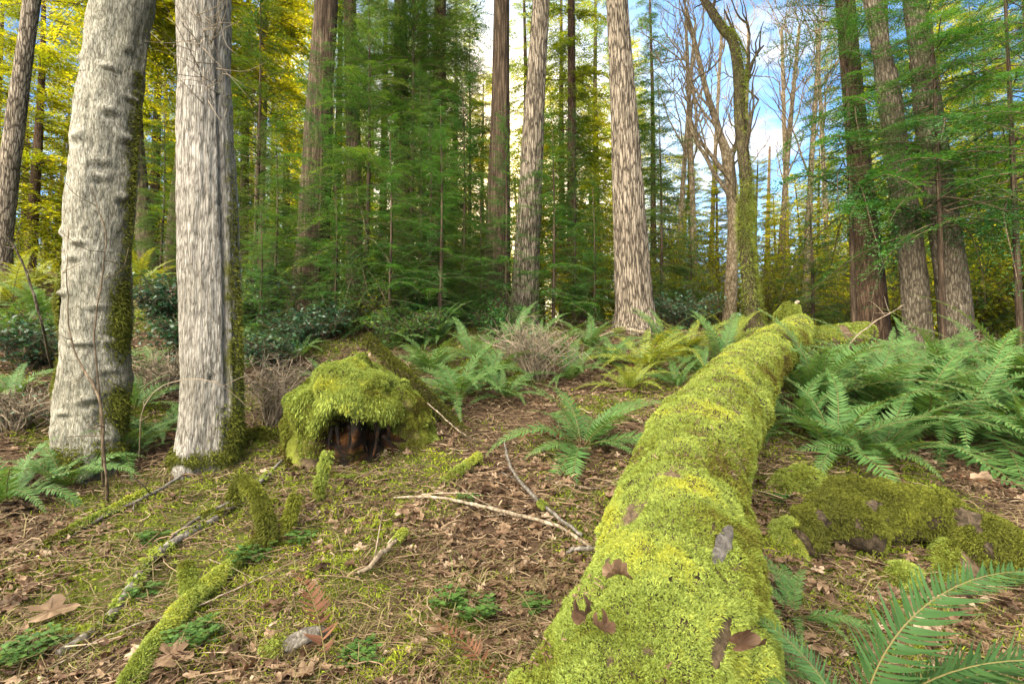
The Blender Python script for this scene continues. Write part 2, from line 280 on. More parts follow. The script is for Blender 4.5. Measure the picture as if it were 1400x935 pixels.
def ground_mat():
    m, nt, N, L = newmat('forest_floor'); tc = N("ShaderNodeTexCoord")
    def noise(sc, d=8, ro=.65):
        n = N("ShaderNodeTexNoise"); n.inputs["Scale"].default_value = sc; n.inputs["Detail"].default_value = d; n.inputs["Roughness"].default_value = ro; L(tc.outputs["Object"], n.inputs["Vector"]); return n
    n1 = noise(26); n2 = noise(3.0); n3 = noise(90, 5)
    c = ramp(N, [(.25, (.022, .015, .010)), (.45, (.065, .042, .026)), (.6, (.12, .08, .05)), (.78, (.21, .145, .095))]); L(n1.outputs[0], c.inputs[0])
    g = ramp(N, [(.3, (.035, .042, .010)), (.55, (.09, .11, .018)), (.75, (.19, .21, .03))]); L(n3.outputs[0], g.inputs[0])
    a = attr(N, "moss"); ad = N("ShaderNodeMath"); ad.operation = 'ADD'; L(a.outputs["Fac"], ad.inputs[0]); L(n1.outputs[0], ad.inputs[1])
    mr = N("ShaderNodeMapRange"); mr.inputs[1].default_value = .85; mr.inputs[2].default_value = 1.15; L(ad.outputs[0], mr.inputs[0])
    mx = N("ShaderNodeMix"); mx.data_type = 'RGBA'; L(mr.outputs[0], mx.inputs[0]); L(c.outputs[0], mx.inputs[6]); L(g.outputs[0], mx.inputs[7])
    p = N("ShaderNodeBsdfPrincipled"); p.inputs["Roughness"].default_value = .95; p.inputs["Specular IOR Level"].default_value = .15; L(mx.outputs[2], p.inputs["Base Color"])
    hs = N("ShaderNodeMath"); hs.operation = 'ADD'; L(n1.outputs[0], hs.inputs[0]); L(n3.outputs[0], hs.inputs[1])
    b = N("ShaderNodeBump"); b.inputs["Strength"].default_value = .9; b.inputs["Distance"].default_value = .03; L(hs.outputs[0], b.inputs["Height"]); L(b.outputs[0], p.inputs["Normal"])
    o = N("ShaderNodeOutputMaterial"); L(p.outputs[0], o.inputs[0]); return m
M['ground'] = ground_mat()

def mossmask(x, y):
    """how mossy the forest floor is at x, y (0..1)"""
    x = np.asarray(x, float); y = np.asarray(y, float)
    v = .03 + .03 * (x < -.3) + fbm(xy0(x, y, 1.3), 4, 21) + .22 * np.exp(-((x + 1.5) / .8)**2 - ((y - 2.3) / .8)**2) + .2 * np.exp(-((x + .8) / .7)**2 - ((y - 3.0) / .5)**2) - .10 * np.exp(-((x + .1) / .7)**2 - ((y - 2.) / .8)**2)
    return np.clip((v - .47) / .2, 0, 1)

# ------------------------------------------------------------------ ground
def build_ground():
    ys = np.concatenate([np.arange(-4, .6, .25), np.arange(.6, 9, .035), np.arange(9, 16, .16), np.geomspace(16, 200, 40)])
    xr = np.concatenate([np.arange(0, 5, .045), np.arange(5, 12, .16), np.geomspace(12, 160, 28)])
    xs = np.concatenate([-xr[:0:-1], xr]); X, Y = np.meshgrid(xs, ys); Z = H(X, Y)
    V = np.stack([X.ravel(), Y.ravel(), Z], -1); nx, ny = len(xs), len(ys)
    i = np.arange(ny - 1)[:, None] * nx; j = np.arange(nx - 1)[None]
    Q = np.stack([i + j, i + j + 1, i + nx + j + 1, i + nx + j], -1).reshape(-1, 4)
    g = Geo().add(V, Q, moss=mossmask(X.ravel(), Y.ravel()))
    o = link('ground', g.mesh('ground', [M['ground']], True)); tag(o, 'brown forest floor rising away up the slope', 'ground', kind='structure')
build_ground()

# ------------------------------------------------------------------ generic plant parts
def rot_from(axes_x, axes_z):
    """matrices whose columns are X (outward), Y, Z (up)"""
    x = nrm(np.asarray(axes_x, float)); z = np.asarray(axes_z, float); y = nrm(np.cross(z, x)); z = np.cross(x, y)
    return np.stack([x, y, z], -1)
def bough(seed, ntw=20, leaf=.032, lw=.30, droop=.35, gap=.12, wide=.36, dens=1.0):
    """a flat feathery conifer spray one metre long along +X, twigs to both sides; mats 0 needles, 1 wood"""
    r = np.random.default_rng(seed); V = []; rn = []
    t = np.linspace(0, 1, 14); main = np.stack([t * (1 - .12 * t), .05 * np.sin(t * 3 + seed), .10 * t - droop * t * t], -1)
    g = Geo(); v, q, tt, _, _ = tube(main, np.linspace(.007, .0015, 14), 4); g.add(v, q, tt, m=1)
    def at(u):
        return np.array([np.interp(u, t, main[:, k]) for k in range(3)])
    def leaves(p0, d, Ln, s0):
        n = max(2, int(Ln / leaf * 1.15 * dens)); z = np.array([0, 0, 1.])
        for i in range(n):
            u = (i + .5) / n; p = p0 + d * Ln * u + np.array([0, 0, -.22 * Ln * u * u]); side = np.cross(z, d)
            for sg in (-1, 1):
                if r.random() < .08: continue
                a = R(48 + 12 * r.random()); dd = nrm(d * math.cos(a) + sg * side * math.sin(a) + z * r.normal(0, .16)); l = leaf * (1.25 - .65 * u) * r.uniform(.8, 1.25)
                w = np.cross(dd, nrm(z + r.normal(0, .35, 3))) * l * lw * .5
                V.append([p, p + dd * l * .45 + w, p + dd * l, p + dd * l * .45 - w]); rn.append(np.clip(s0 + r.normal(0, .10) + .12 * u, 0, 1))
    for i in range(ntw):
        u = .06 + .92 * (i + .5) / ntw
        prof = min(1, (u + .12) / .35) * (1 - u)**.65 * wide + .05
        for sg in (-1, 1):
            if r.random() < gap: continue
            a = R(52 - 14 * u + r.normal(0, 5)); d = nrm(np.array([math.cos(a), sg * math.sin(a), -.12 + r.normal(0, .10)]))
            Ln = prof * r.uniform(.65, 1.15); p0 = at(u); s0 = .42 + r.normal(0, .10)
            leaves(p0, d, Ln, s0)
            if Ln > .22 and dens >= 1:      # forked side twig
                d2 = nrm(d + np.array([.55, 0, -.05])); leaves(p0 + d * Ln * .45, d2, Ln * .5, s0)
    leaves(at(.9), np.array([1., 0, -.3]), .14, .6)
    V = np.array(V); k = len(V); g.add(V.reshape(-1, 3), np.arange(4 * k).reshape(-1, 4), m=0, rnd=np.repeat(rn, 4))
    return g.arrays()
BOUGH = [bough(s, 20, .032, .30, d, .12, w) for s, d, w in ((1, .30, .34), (2, .45, .30), (3, .22, .38), (4, .55, .28))]
BLOW = [bough(s, 13, .06, .42, d, .10, w, 1.) for s, d, w in ((11, .35, .36), (12, .6, .30), (13, .45, .40))]

def crown(n, z0, z1, L0, L1, tm, seed, tilt=(-.1, .35), r0=.05, az=None, shape=1.0, hollow=0, wmul=1.0):
    """boughs round a vertical axis from z0 (length L0) to z1 (length L1)"""
    r = np.random.default_rng(seed); g = Geo(); per = [[] for _ in tm]
    for i in range(n):
        u = (i + r.random()) / n; z = z0 + (z1 - z0) * u; a = r.uniform(0, 2 * math.pi) if az is None else r.uniform(*az)
        Ln = (L0 + (L1 - L0) * u**shape) * r.uniform(.55, 1.15); el = tilt[0] + (tilt[1] - tilt[0]) * u + r.normal(0, .2)
        x = np.array([math.cos(a) * math.cos(el), math.sin(a) * math.cos(el), math.sin(el)])
        per[r.integers(len(tm))].append((x, np.array([math.cos(a) * r0 * .5, math.sin(a) * r0 * .5, z]), Ln, np.clip(r.normal(.5, .14), .15, .85), r.normal(0, .3)))
    for t, lst in zip(tm, per):
        if not lst: continue
        x = np.array([e[0] for e in lst]); tl = np.array([e[4] for e in lst])
        zz = np.stack([0.2 * tl, 0.2 * tl, np.ones(len(lst))], -1); m = rot_from(x, zz)
        Ls = np.array([e[2] for e in lst]); sc = np.stack([Ls, np.clip(Ls, 0, 1.6) * wmul, Ls], -1)
        g.stamp(t, m * sc[:, None, :], np.array([e[1] for e in lst]), np.array([e[3] for e in lst]))
    return g
def frond(seed, Ln=1.0, e0=68, bend=95, npair=34, pin=.115, wid=.020, seg=2, dead=False, twist=0., seedj=.12):
    """one sword fern frond, base at the origin, arching towards +X; mats 0 leaf, 1 midrib"""
    r = np.random.default_rng(seed); n = 40; t = np.linspace(0, 1, n); ang = R(e0) - R(bend) * t**1.25
    dx = np.cos(ang); dz = np.sin(ang); x = np.concatenate([[0], np.cumsum(dx)[:-1]]) / n * Ln; z = np.concatenate([[0], np.cumsum(dz)[:-1]]) / n * Ln
    y = twist * Ln * t**2; c = np.stack([x, y, z], -1); g = Geo()
    v, q, tt, _, _ = tube(c[::2], np.linspace(.0045, .001, n // 2) * Ln, 4); g.add(v, q, tt, m=1, rnd=.5)
    tan = nrm(np.gradient(c, axis=0)); up = nrm(np.cross(tan, np.tile([0, 1., 0], (n, 1)))) * -1
    for i in range(npair):
        u = .13 + .86 * (i / (npair - 1)); pr = min(1., (u - .05) / .16) * min(1, ((1.02 - u) / .62))**.85
        for sg in (-1, 1):
            if dead and r.random() < .25: continue
            p = np.array([np.interp(u + sg * .004, t, c[:, k]) for k in range(3)]); ti = int(u * (n - 1)); T = tan[ti]; U = up[ti]; Sd = np.cross(U, T) * sg
            Lp = pin * Ln * pr * r.uniform(.88, 1.1) + .004; w = wid * Ln * (.55 + .45 * pr) * .5
            sw = R(14 + 26 * u + r.normal(0, 4)); lift = r.normal(.16, .10) - (.5 * r.random() if dead else 0)
            d = nrm(Sd * math.cos(sw) + T * math.sin(sw) + U * lift); wd = nrm(np.cross(d, U) + (r.normal(0, .6, 3) if dead else r.normal(0, .16, 3)))
            m = seg + 1; us = np.linspace(0, 1, m + 1); wp = np.interp(us, [0, .12, .5, 1], [.55, 1, .8, .06]) * w
            cur = p + d * (us * Lp)[:, None] + (T * .14 - U * .16) * (us**2 * Lp)[:, None]
            vv = np.stack([cur + wd * wp[:, None], cur - wd * wp[:, None]], 1).reshape(-1, 3); k = np.arange(m) * 2
            g.add(vv, np.stack([k, k + 1, k + 3, k + 2], -1), m=0, rnd=np.clip(.42 + r.normal(0, seedj) + .1 * u, 0, 1))
    return g
FR = {}
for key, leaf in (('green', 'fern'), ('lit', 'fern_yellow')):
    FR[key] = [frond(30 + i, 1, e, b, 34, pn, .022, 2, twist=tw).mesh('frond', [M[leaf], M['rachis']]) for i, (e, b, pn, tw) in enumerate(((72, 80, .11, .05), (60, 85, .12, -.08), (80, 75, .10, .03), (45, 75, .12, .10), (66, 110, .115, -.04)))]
FR['dead'] = [frond(60 + i, 1, e, b, 28, .09, .022, 2, dead=True, twist=.1).mesh('dead_frond', [M['fern_dead'], M['rachis']]) for i, (e, b) in enumerate(((40, 110), (25, 90)))]
def fern(label, p, size, n, kind='green', dead=1, seed=0, group='sword ferns on the forest floor', lean=(0, -.25), skip=None):
    r = np.random.default_rng(900 + seed); t = thing('sword_fern', label, 'fern', (p[0], p[1], p[2] - .02), group=group)
    for i in range(n):
        a = 2 * math.pi * (i + r.uniform(-.35, .35)) / n; o = link('frond', FR[kind][r.integers(5)], t)
        s = size * r.uniform(.7, 1.12); q = Matrix.Rotation(a, 4, 'Z'); til = Matrix.Rotation(r.normal(0, .16), 4, 'X') @ Matrix.Rotation(r.normal(.32 if seed == 0 else .14, .17), 4, 'Y')
        ln = Matrix.Rotation(-lean[1], 4, 'X') @ Matrix.Rotation(lean[0], 4, 'Y')
        o.matrix_local = ln @ q @ til @ Matrix.Diagonal((s, s, s, 1))
    for i in range(dead):
        a = r.uniform(0, 6.28); o = link('dead_frond', FR['dead'][r.integers(2)], t); s = size * r.uniform(.6, .9)
        o.matrix_local = Matrix.Rotation(a, 4, 'Z') @ Matrix.Diagonal((s, s, s, 1))
    return t
def shrub(label, p, rad, ht, nst, nleaf, leafmat, leafsize, seed, name='evergreen_shrub', group=None, flat=.4, twigmat='twig'):
    r = np.random.default_rng(seed); t = thing(name, label, 'shrub', p, group=group); w = Geo(); f = Geo(); tips = []
    for i in range(nst):
        a = r.uniform(0, 6.28); rr = rad * math.sqrt(r.random()); top = np.array([math.cos(a) * rr, math.sin(a) * rr, ht * r.uniform(.55, 1.05) * (1 - .35 * (rr / rad)**2)])
        c = catmull([r.normal(0, .04, 3) * [1, 1, 0] + [0, 0, -.05], top * [.35, .35, .6] + r.normal(0, .05, 3), top], 9); v, q, tt, _, _ = tube(c, np.linspace(.008, .002, 9), 4); w.add(v, q, tt, rnd=r.random())
        for k in range(3, 9):
            for _ in range(2):
                e = c[k] + r.normal(0, .13, 3) * ht; e[2] = max(e[2], .02); v, q, tt, _, _ = tube(np.array([c[k], (c[k] + e) / 2 + r.normal(0, .01, 3), e]), [.003, .002, .001], 3); w.add(v, q, tt, rnd=r.random()); tips.append((c[k], e))
    if nleaf:
        tips = np.array(tips); k = r.integers(0, len(tips), nleaf); u = r.random(nleaf)[:, None]; pos = tips[k, 0] * (1 - u) + tips[k, 1] * u + r.normal(0, .02, (nleaf, 3))
        d = nrm(r.normal(0, 1, (nleaf, 3)) * [1, 1, flat]); z = nrm(r.normal(0, .5, (nleaf, 3)) + [0, 0, 1]); m = rot_from(d, z); s = leafsize * r.uniform(.6, 1.3, nleaf)
        V = np.array([[0, 0, 0], [.35, .26, .02], [1, 0, -.08], [.35, -.26, .02], [.75, .17, 0], [.75, -.17, 0]]); tm = (V, np.array([[1, 3, 5, 4]]), np.zeros(1, int), np.array([[0, 3, 1], [4, 5, 2]]), np.zeros(2, int), np.full(6, .5), np.zeros(6))
        f.stamp(tm, m * s[:, None, None], pos, np.clip(r.normal(.45, .2, nleaf), 0, 1)); link('foliage', f.mesh('foliage', [M[leafmat]]), t)
    link('stems', w.mesh('stems', [M[twigmat]]), t); return t
def blades(pts, nor, ln, wd, spread, r, rnd):
    """short moss blades: one bent triangle pair each"""
    n = len(pts); d = nrm(nor + r.normal(0, spread, (n, 3))); sd = nrm(np.cross(d, r.normal(0, 1, (n, 3)))) * wd[:, None] * .5
    mid = pts + d * (ln * .55)[:, None]; tip = pts + d * ln[:, None] + np.array([0, 0, -.25]) * ln[:, None]
    V = np.stack([pts - sd, pts + sd, mid + sd * .7, tip, mid - sd * .7], 1).reshape(-1, 3); b = np.arange(n)[:, None] * 5
    return V, b + np.array([0, 1, 2, 4]), b + np.array([4, 2, 3]), np.repeat(rnd, 5)
def mesh_samples(V, Q, k, r, weight=None):
    a, b, c, d = (V[Q[:, i]] for i in range(4)); nn = np.cross(c - a, d - b); ar = np.linalg.norm(nn, axis=1); w = ar * (1 if weight is None else weight((a + c) / 2, nrm(nn))); w = w / w.sum()
    f = r.choice(len(Q), k, p=w); u, v = r.random((2, k, 1)); p = (a[f] * (1 - u) + b[f] * u) * (1 - v) + (d[f] * (1 - u) + c[f] * u) * v; return p, nrm(nn[f])

# ------------------------------------------------------------------ trees
def furrow(amp, ka, kz, seed, lump=0., lk=2.):
    def f(th, s, pos, D):
        c = np.stack([D[:, 0] * ka, D[:, 1] * ka, s * kz + 0 * th], -1); w = fbm(c * .5, 2, seed + 5)[:, None] * 1.6
        rg = 1 - np.abs(2 * vnoise(c + w, seed) - 1); rg2 = 1 - np.abs(2 * vnoise(c * 2.1 + w, seed + 3) - 1)
        o = -amp * (rg**3 * .7 + rg2**3 * .4)
        if lump: o = o + lump * (fbm(np.stack([D[:, 0] * lk * .5, D[:, 1] * lk * .5, s * lk], -1), 4, seed + 9) - .5)
        return o
    return f
def build_tree(name, label, cat, pix, d, barkm, top, sides=20, disp=None, rtop=.6, moss=None, flare=.3, rings=90, group=None, extra=None, sink=.25, base=None):
    b = ground_at(pix[0][0], d) if base is None else np.array(base); t = thing(name, label, cat, b, group=group)
    pts = [np.array([b[0], b[1], b[2] - sink])] + [P(px, py, d) for px, py, w in pix[1:]]
    rad = [pix[0][2] * d / 1400] + [w * d / 1400 for _, _, w in pix[1:]]
    dirn = nrm(pts[-1] - pts[-2]); ln = max(.5, (top - pts[-1][2]) / max(.3, dirn[2])); pts.append(pts[-1] + dirn * ln); rad.append(rad[-1] * rtop)
    pts = np.array(pts) - b; path = catmull(pts, rings); u = np.linspace(0, len(pts) - 1, rings); rr = np.interp(u, np.arange(len(pts)), rad)
    s = np.concatenate([[0], np.cumsum(np.linalg.norm(np.diff(path, axis=0), axis=1))]); rr = rr * (1 + flare * np.exp(-np.clip(s - sink, 0, 9) / .22))
    # denser rings low down, where the photo shows the bark
    v, q, tt, th, ss = tube(path, rr, sides, disp); g = Geo(); ms = 0. if moss is None else moss(th, ss, v)
    g.add(v, q, tt, rnd=.5, moss=ms)
    tr = link('trunk', g.mesh('trunk', [barkm], True), t)
    return t, path, rr
CROWN = {}
def crown_mesh(key, *a, leaf='hemlock', **k):
    if key not in CROWN: CROWN[key] = crown(*a, **k).mesh('crown', [M[leaf], M['twig']])
    return CROWN[key]
def add_crown(t, key, z=0., xy=(0, 0), rz=0., sc=1.):
    o = link('crown', CROWN[key], t, (xy[0], xy[1], z)); o.rotation_euler = (0, 0, rz); o.scale = (sc, sc, sc); return o
# crown shapes
crown_mesh('high', 160, 0, 9, 2.6, .8, BLOW, 101, leaf='hemlock', r0=.2)                       # tall fir, crown starts above the frame
crown_mesh('young', 230, .25, 6, 1.6, .35, BOUGH, 102, leaf='hemlock', tilt=(-.15, .5))        # young hemlock, boughs to the ground
crown_mesh('young_thin', 150, .3, 5, 1.35, .3, BOUGH, 103, leaf='hemlock_bright', tilt=(.0, .5))
crown_mesh('young_bright', 125, 2.0, 7, 2.1, .6, BOUGH, 112, leaf='hemlock_bright', tilt=(-.12, .35))
crown_mesh('spruce', 170, .15, 3.0, 1.25, .15, BOUGH, 104, leaf='hemlock', tilt=(-.05, .6), wmul=.8)
crown_mesh('cedar', 190, 1.2, 15, 2.6, .6, BLOW, 105, leaf='cedar', tilt=(-.35, .2), r0=.15)
crown_mesh('cedar_thin', 170, 2.2, 14, 2.1, .6, BLOW, 106, leaf='cedar', tilt=(-.5, .1), r0=.15)
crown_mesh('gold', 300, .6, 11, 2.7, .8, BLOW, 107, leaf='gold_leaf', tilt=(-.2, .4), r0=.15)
crown_mesh('fir_far', 230, .8, 17, 2.9, .4, BLOW, 108, leaf='hemlock', tilt=(-.25, .3), r0=.15)

# --- two pale maples in front on the left
def scars(lst, amp):
    base = furrow(.010, 7, 5, 31, .055, 3.2)
    def f(th, s, pos, D):
        o = base(th, s, pos, D) + .17 * np.clip((1.1 - s) / 1.1, 0, 1) * (fbm(np.stack([D[:, 0] * 2.1, D[:, 1] * 2.1, s * 6.], -1), 3, 77) - .45)
        for (t0, s0, wt, ws, a) in lst:
            dt = np.abs((th - t0 + math.pi) % (2 * math.pi) - math.pi); o = o + a * amp * np.exp(-(dt / wt)**2) * (np.exp(-((s - s0) / ws)**2) - .8 * np.exp(-((s - s0 + ws * 1.7) / (ws * .8))**2))
        return o
    return f
rs = np.random.default_rng(5)
SC = [(rs.uniform(-1.3, 1.5), z + rs.normal(0, .05), rs.uniform(.18, .34), rs.uniform(.016, .03), rs.uniform(.7, 1.3)) for z in np.arange(.5, 3.6, .13)]
def mossA(th, s, v):
    side = np.exp(-(((th - 1.85 + math.pi) % (2 * math.pi) - math.pi) / .42)**2)
    for (t0, s0, wt, ws, a) in SC: side = side + .9 * a * np.exp(-(((th - t0 + math.pi) % (2 * math.pi) - math.pi) / (wt * .8))**2 - ((s - s0 + ws * 1.5) / (ws * .8))**2)
    return .42 * side + .30 * np.exp(-(((th + 1.5 + math.pi) % (2 * math.pi) - math.pi) / .35)**2) * np.clip((1.2 - s) / .6, 0, 1) - .12
t, pa, ra = build_tree('maple_tree', 'thick pale lichened maple trunk with branch scars, leaning, leftmost of the two big front trunks', 'tree',
    [(132, 640, 78), (129, 560, 82), (131, 470, 80), (134, 350, 78), (142, 220, 77), (154, 110, 74), (168, 0, 72)], 3.35, M['maple_pale'], 9, 110, scars(SC, .022), moss=mossA, flare=.06, rings=420)
def trunk_moss(t, spots, seed, mat='olive_moss', L=(.012, .03)):
    """mossy pads hanging on a trunk: spots are (height index, angle centre, angle spread, half height, bulge, count)"""
    r = np.random.default_rng(seed); g = Geo()
    for (path, rr, s0, th0, wth, hz, k) in spots:
        n = k; idx = np.clip(s0 + r.normal(0, hz, n), 0, len(path) - 2); i = idx.astype(int); c = path[i] + (path[i + 1] - path[i]) * (idx - i)[:, None]
        th = th0 + r.normal(0, wth, n); D = np.stack([np.sin(th), -np.cos(th), 0 * th], -1); bl = .035 * np.exp(-((idx - s0) / (hz * 1.2))**2) * np.exp(-((th - th0) / (wth * 1.2))**2)
        p = c + D * (rr[i] * .97 + bl * r.uniform(.3, 1.2, n))[:, None]
        V, q, tt, rn = blades(p, nrm(D + [0, 0, -.35]), r.uniform(*L, n), r.uniform(.004, .009, n), .5, r, np.clip(r.normal(.5, .2, n), 0, 1)); g.add(V, q, tt, rnd=rn)
    link('moss', g.mesh('moss', [M[mat]]), t)
def ring_at(path, z): return float(np.interp(z, path[:, 2], np.arange(len(path))))
trunk_moss(t, [(pa, ra, ring_at(pa, .95), 1.42, .22, 13, 4200), (pa, ra, ring_at(pa, .35), 1.35, .25, 12, 2600), (pa, ra, ring_at(pa, 1.05), -1.25, .22, 8, 2200), (pa, ra, ring_at(pa, .5), -1.3, .2, 14, 1500),
               (pa, ra, ring_at(pa, 1.9), 1.55, .12, 50, 2600), (pa, ra, ring_at(pa, .1), 1.2, .4, 5, 1500), (pa, ra, ring_at(pa, .05), .0, .8, 4, 2200)], 3)
def mossB(th, s, v):
    side = np.exp(-(((th - 1.25 + math.pi) % (2 * math.pi) - math.pi) / .42)**2); return .62 * side * np.clip(1.3 - s / 4, .4, 1) + .5 * np.exp(-(((th - .8 + math.pi) % (2 * math.pi) - math.pi) / .4)**2) * np.clip((.45 - s) / .3, 0, 1) - .16
rs = np.random.default_rng(9)
SB = [(rs.uniform(-1.2, 1.2), z, rs.uniform(.06, .12), rs.uniform(.015, .025), -rs.uniform(.6, 1.2)) for z in np.arange(.6, 3.4, .22)]
fb = furrow(.016, 8, 2.4, 41, .03, 1.2)
def dispB(th, s, pos, D):
    o = fb(th, s, pos, D)
    for (t0, s0, wt, ws, a) in SB: o = o + a * .022 * np.exp(-(((th - t0 + math.pi) % (2 * math.pi) - math.pi) / wt)**2 - ((s - s0) / ws)**2)
    o = o + .05 * np.exp(-s / .28) * np.cos(4 * th + 1.) + .03 * np.exp(-s / .2) * np.cos(7 * th)
    return o - .045 * np.exp(-(((th - 1.02 + math.pi) % (2 * math.pi) - math.pi) / .07)**2) * np.clip((s - .3) / .5, 0, 1)
t, pb, rb = build_tree('maple_tree', 'straight grey maple trunk with fine furrows and a green mossy right flank, beside the stump', 'tree',
    [(282, 645, 78), (290, 560, 78), (288, 450, 76), (285, 300, 74), (281, 150, 70), (279, 0, 66)], 3.35, M['maple_grey'], 9, 120, dispB, moss=mossB, flare=.16, rings=420)
trunk_moss(t, [(pb, rb, ring_at(pb, .2), 1.3, .25, 10, 2200), (pb, rb, ring_at(pb, .9), 1.45, .13, 50, 2600), (pb, rb, ring_at(pb, .06), .2, .9, 3, 2200)], 4)
g = Geo(); r = np.random.default_rng(3)                        # dry twigs and a few late leaves sprouting from the trunk high up
for k in range(46):
    p0 = P(r.uniform(262, 300), r.uniform(20, 150), 3.2) - np.array(t.location); p1 = p0 + r.normal(0, .16, 3) + [.02, -.1, .04]; c = catmull([p0, (p0 + p1) / 2 + r.normal(0, .04, 3), p1], 6); v, q, tt, _, _ = tube(c, np.linspace(.003, .001, 6), 3); g.add(v, q, tt, rnd=r.random())
link('twigs', g.mesh('twigs', [M['dead_twig']]), t)

# --- other trunks, each with its place in the photo
def conifer(name, label, pix, d, barkm, top=14, crown_key='high', cz=6.5, sides=28, amp=.02, ka=6, kz=1.2, mossv=0., rings=140, flare=.3, seed=1, group=None, cat='tree', csc=1.):
    t, p, rr = build_tree(name, label, cat, pix, d, M[barkm], top, sides, furrow(amp, ka, kz, seed), moss=(lambda th, s, v: np.full(len(th), mossv)), flare=flare, rings=rings, group=group)
    if crown_key:
        i = int(np.argmin(abs(p[:, 2] - cz))); add_crown(t, crown_key, p[i][2], (p[i][0], p[i][1]), seed * 1.3, csc)
    return t
conifer('fir_tree', 'tall pale grey fir trunk with deep furrows, just left of the open sky', [(869, 448, 56), (865, 380, 50), (857, 230, 42), (850, 110, 36), (843, 0, 31)], 8, 'fir_grey', 16, 'high', 7.5, 64, .035, 7, .9, rings=200, flare=.25, seed=2)
conifer('fir_tree', 'slim grey fir trunk tilting right, beside the dark mossy trunk', [(714, 425, 40), (722, 320, 36), (730, 160, 30), (740, 0, 25)], 9, 'fir_grey', 16, 'high', 8, 48, .028, 7, .9, rings=160, seed=3)
conifer('cedar_tree', 'dark mossy cedar trunk standing left of the slim grey fir', [(679, 410, 44), (680, 330, 36), (684, 160, 27), (686, 0, 22)], 10, 'cedar_brown', 16, 'high', 8, 36, .02, 6, .7, .02, seed=4)
conifer('cedar_tree', 'broad brown cedar trunk half hidden by green boughs, behind the mossy stump', [(424, 415, 56), (430, 300, 44), (437, 150, 37), (446, 0, 32)], 8.8, 'cedar_brown', 15, 'high', 6.6, 44, .03, 6, .7, seed=5)
conifer('hemlock_tree', 'thin dark trunk, left of a similar one in the shaded thicket', [(552, 400, 26), (550, 250, 22), (547, 0, 17)], 13, 'cedar_brown', 15, 'young', 3.4, 16, .01, 5, .8, seed=6, csc=1.5)
conifer('hemlock_tree', 'thin dark trunk near the middle of the shaded thicket with foliage hanging above', [(598, 395, 24), (599, 200, 21), (602, 0, 16)], 13.5, 'red_brown', 15, 'young', 4.8, 16, .01, 5, .8, seed=7, csc=1.4)
conifer('fir_tree', 'very thin reddish trunk between the two pale grey fir trunks', [(781, 405, 15), (782, 260, 13), (781, 0, 10)], 13, 'red_brown', 15, 'cedar_thin', .6, 14, .008, 5, .8, seed=8, csc=.9)
conifer('alder_tree', 'grey trunk leaning right at the far left edge', [(-6, 385, 25), (6, 290, 24), (22, 160, 22), (44, 0, 19)], 8.5, 'fir_grey', 14, 'high', 8, 28, .015, 6, 1.5, seed=9)
conifer('hemlock_tree', 'dark red brown trunk behind the fern bank, leftmost of the right hand trio', [(1196, 468, 42), (1188, 370, 36), (1174, 220, 30), (1155, 0, 24)], 8, 'red_brown', 15, 'high', 7.2, 36, .02, 6, .9, seed=10, flare=.1)
conifer('hemlock_tree', 'lichened trunk leaning left over brown lower bark, middle of the right hand trio', [(1258, 478, 37), (1247, 360, 33), (1228, 220, 31), (1212, 110, 28), (1192, 0, 22)], 7.2, 'hemlock_bark', 15, 'high', 7.2, 44, .025, 6, .9, seed=11, flare=.1)
conifer('hemlock_tree', 'grey brown trunk at the right end of the trio above the fern bank', [(1310, 480, 41), (1301, 380, 38), (1277, 220, 36), (1262, 90, 30), (1250, 0, 27)], 7.0, 'hemlock_bark', 15, 'high', 7.2, 44, .02, 6, 1.2, seed=12, flare=.1)
for k, (px, pts, d, lab, bm) in enumerate((
    (205, [(205, 400, 26), (200, 330, 24), (188, 220, 20), (176, 0, 15)], 11, 'mossy leaning trunk seen between the two big grey maples', 'mossy_bark'),
    (228, [(232, 395, 22), (240, 300, 20), (252, 180, 15), (270, 0, 12)], 12, 'mossy trunk leaning right, partly behind the straight grey maple', 'mossy_bark'),
    (352, [(352, 400, 16), (356, 250, 14), (362, 0, 11)], 14, 'thin trunk right of the straight grey maple in backlit foliage', 'alder'),
    (482, [(484, 400, 24), (484, 250, 21), (478, 0, 17)], 12, 'mossy trunk right of the broad cedar, wrapped in green boughs', 'cedar_brown'))):
    conifer('forest_tree', lab, pts, d, bm, 13, 'gold' if k < 3 else 'young', 5. if k < 2 else 4.4, 18, .012, 6, 1, rings=80, seed=20 + k)

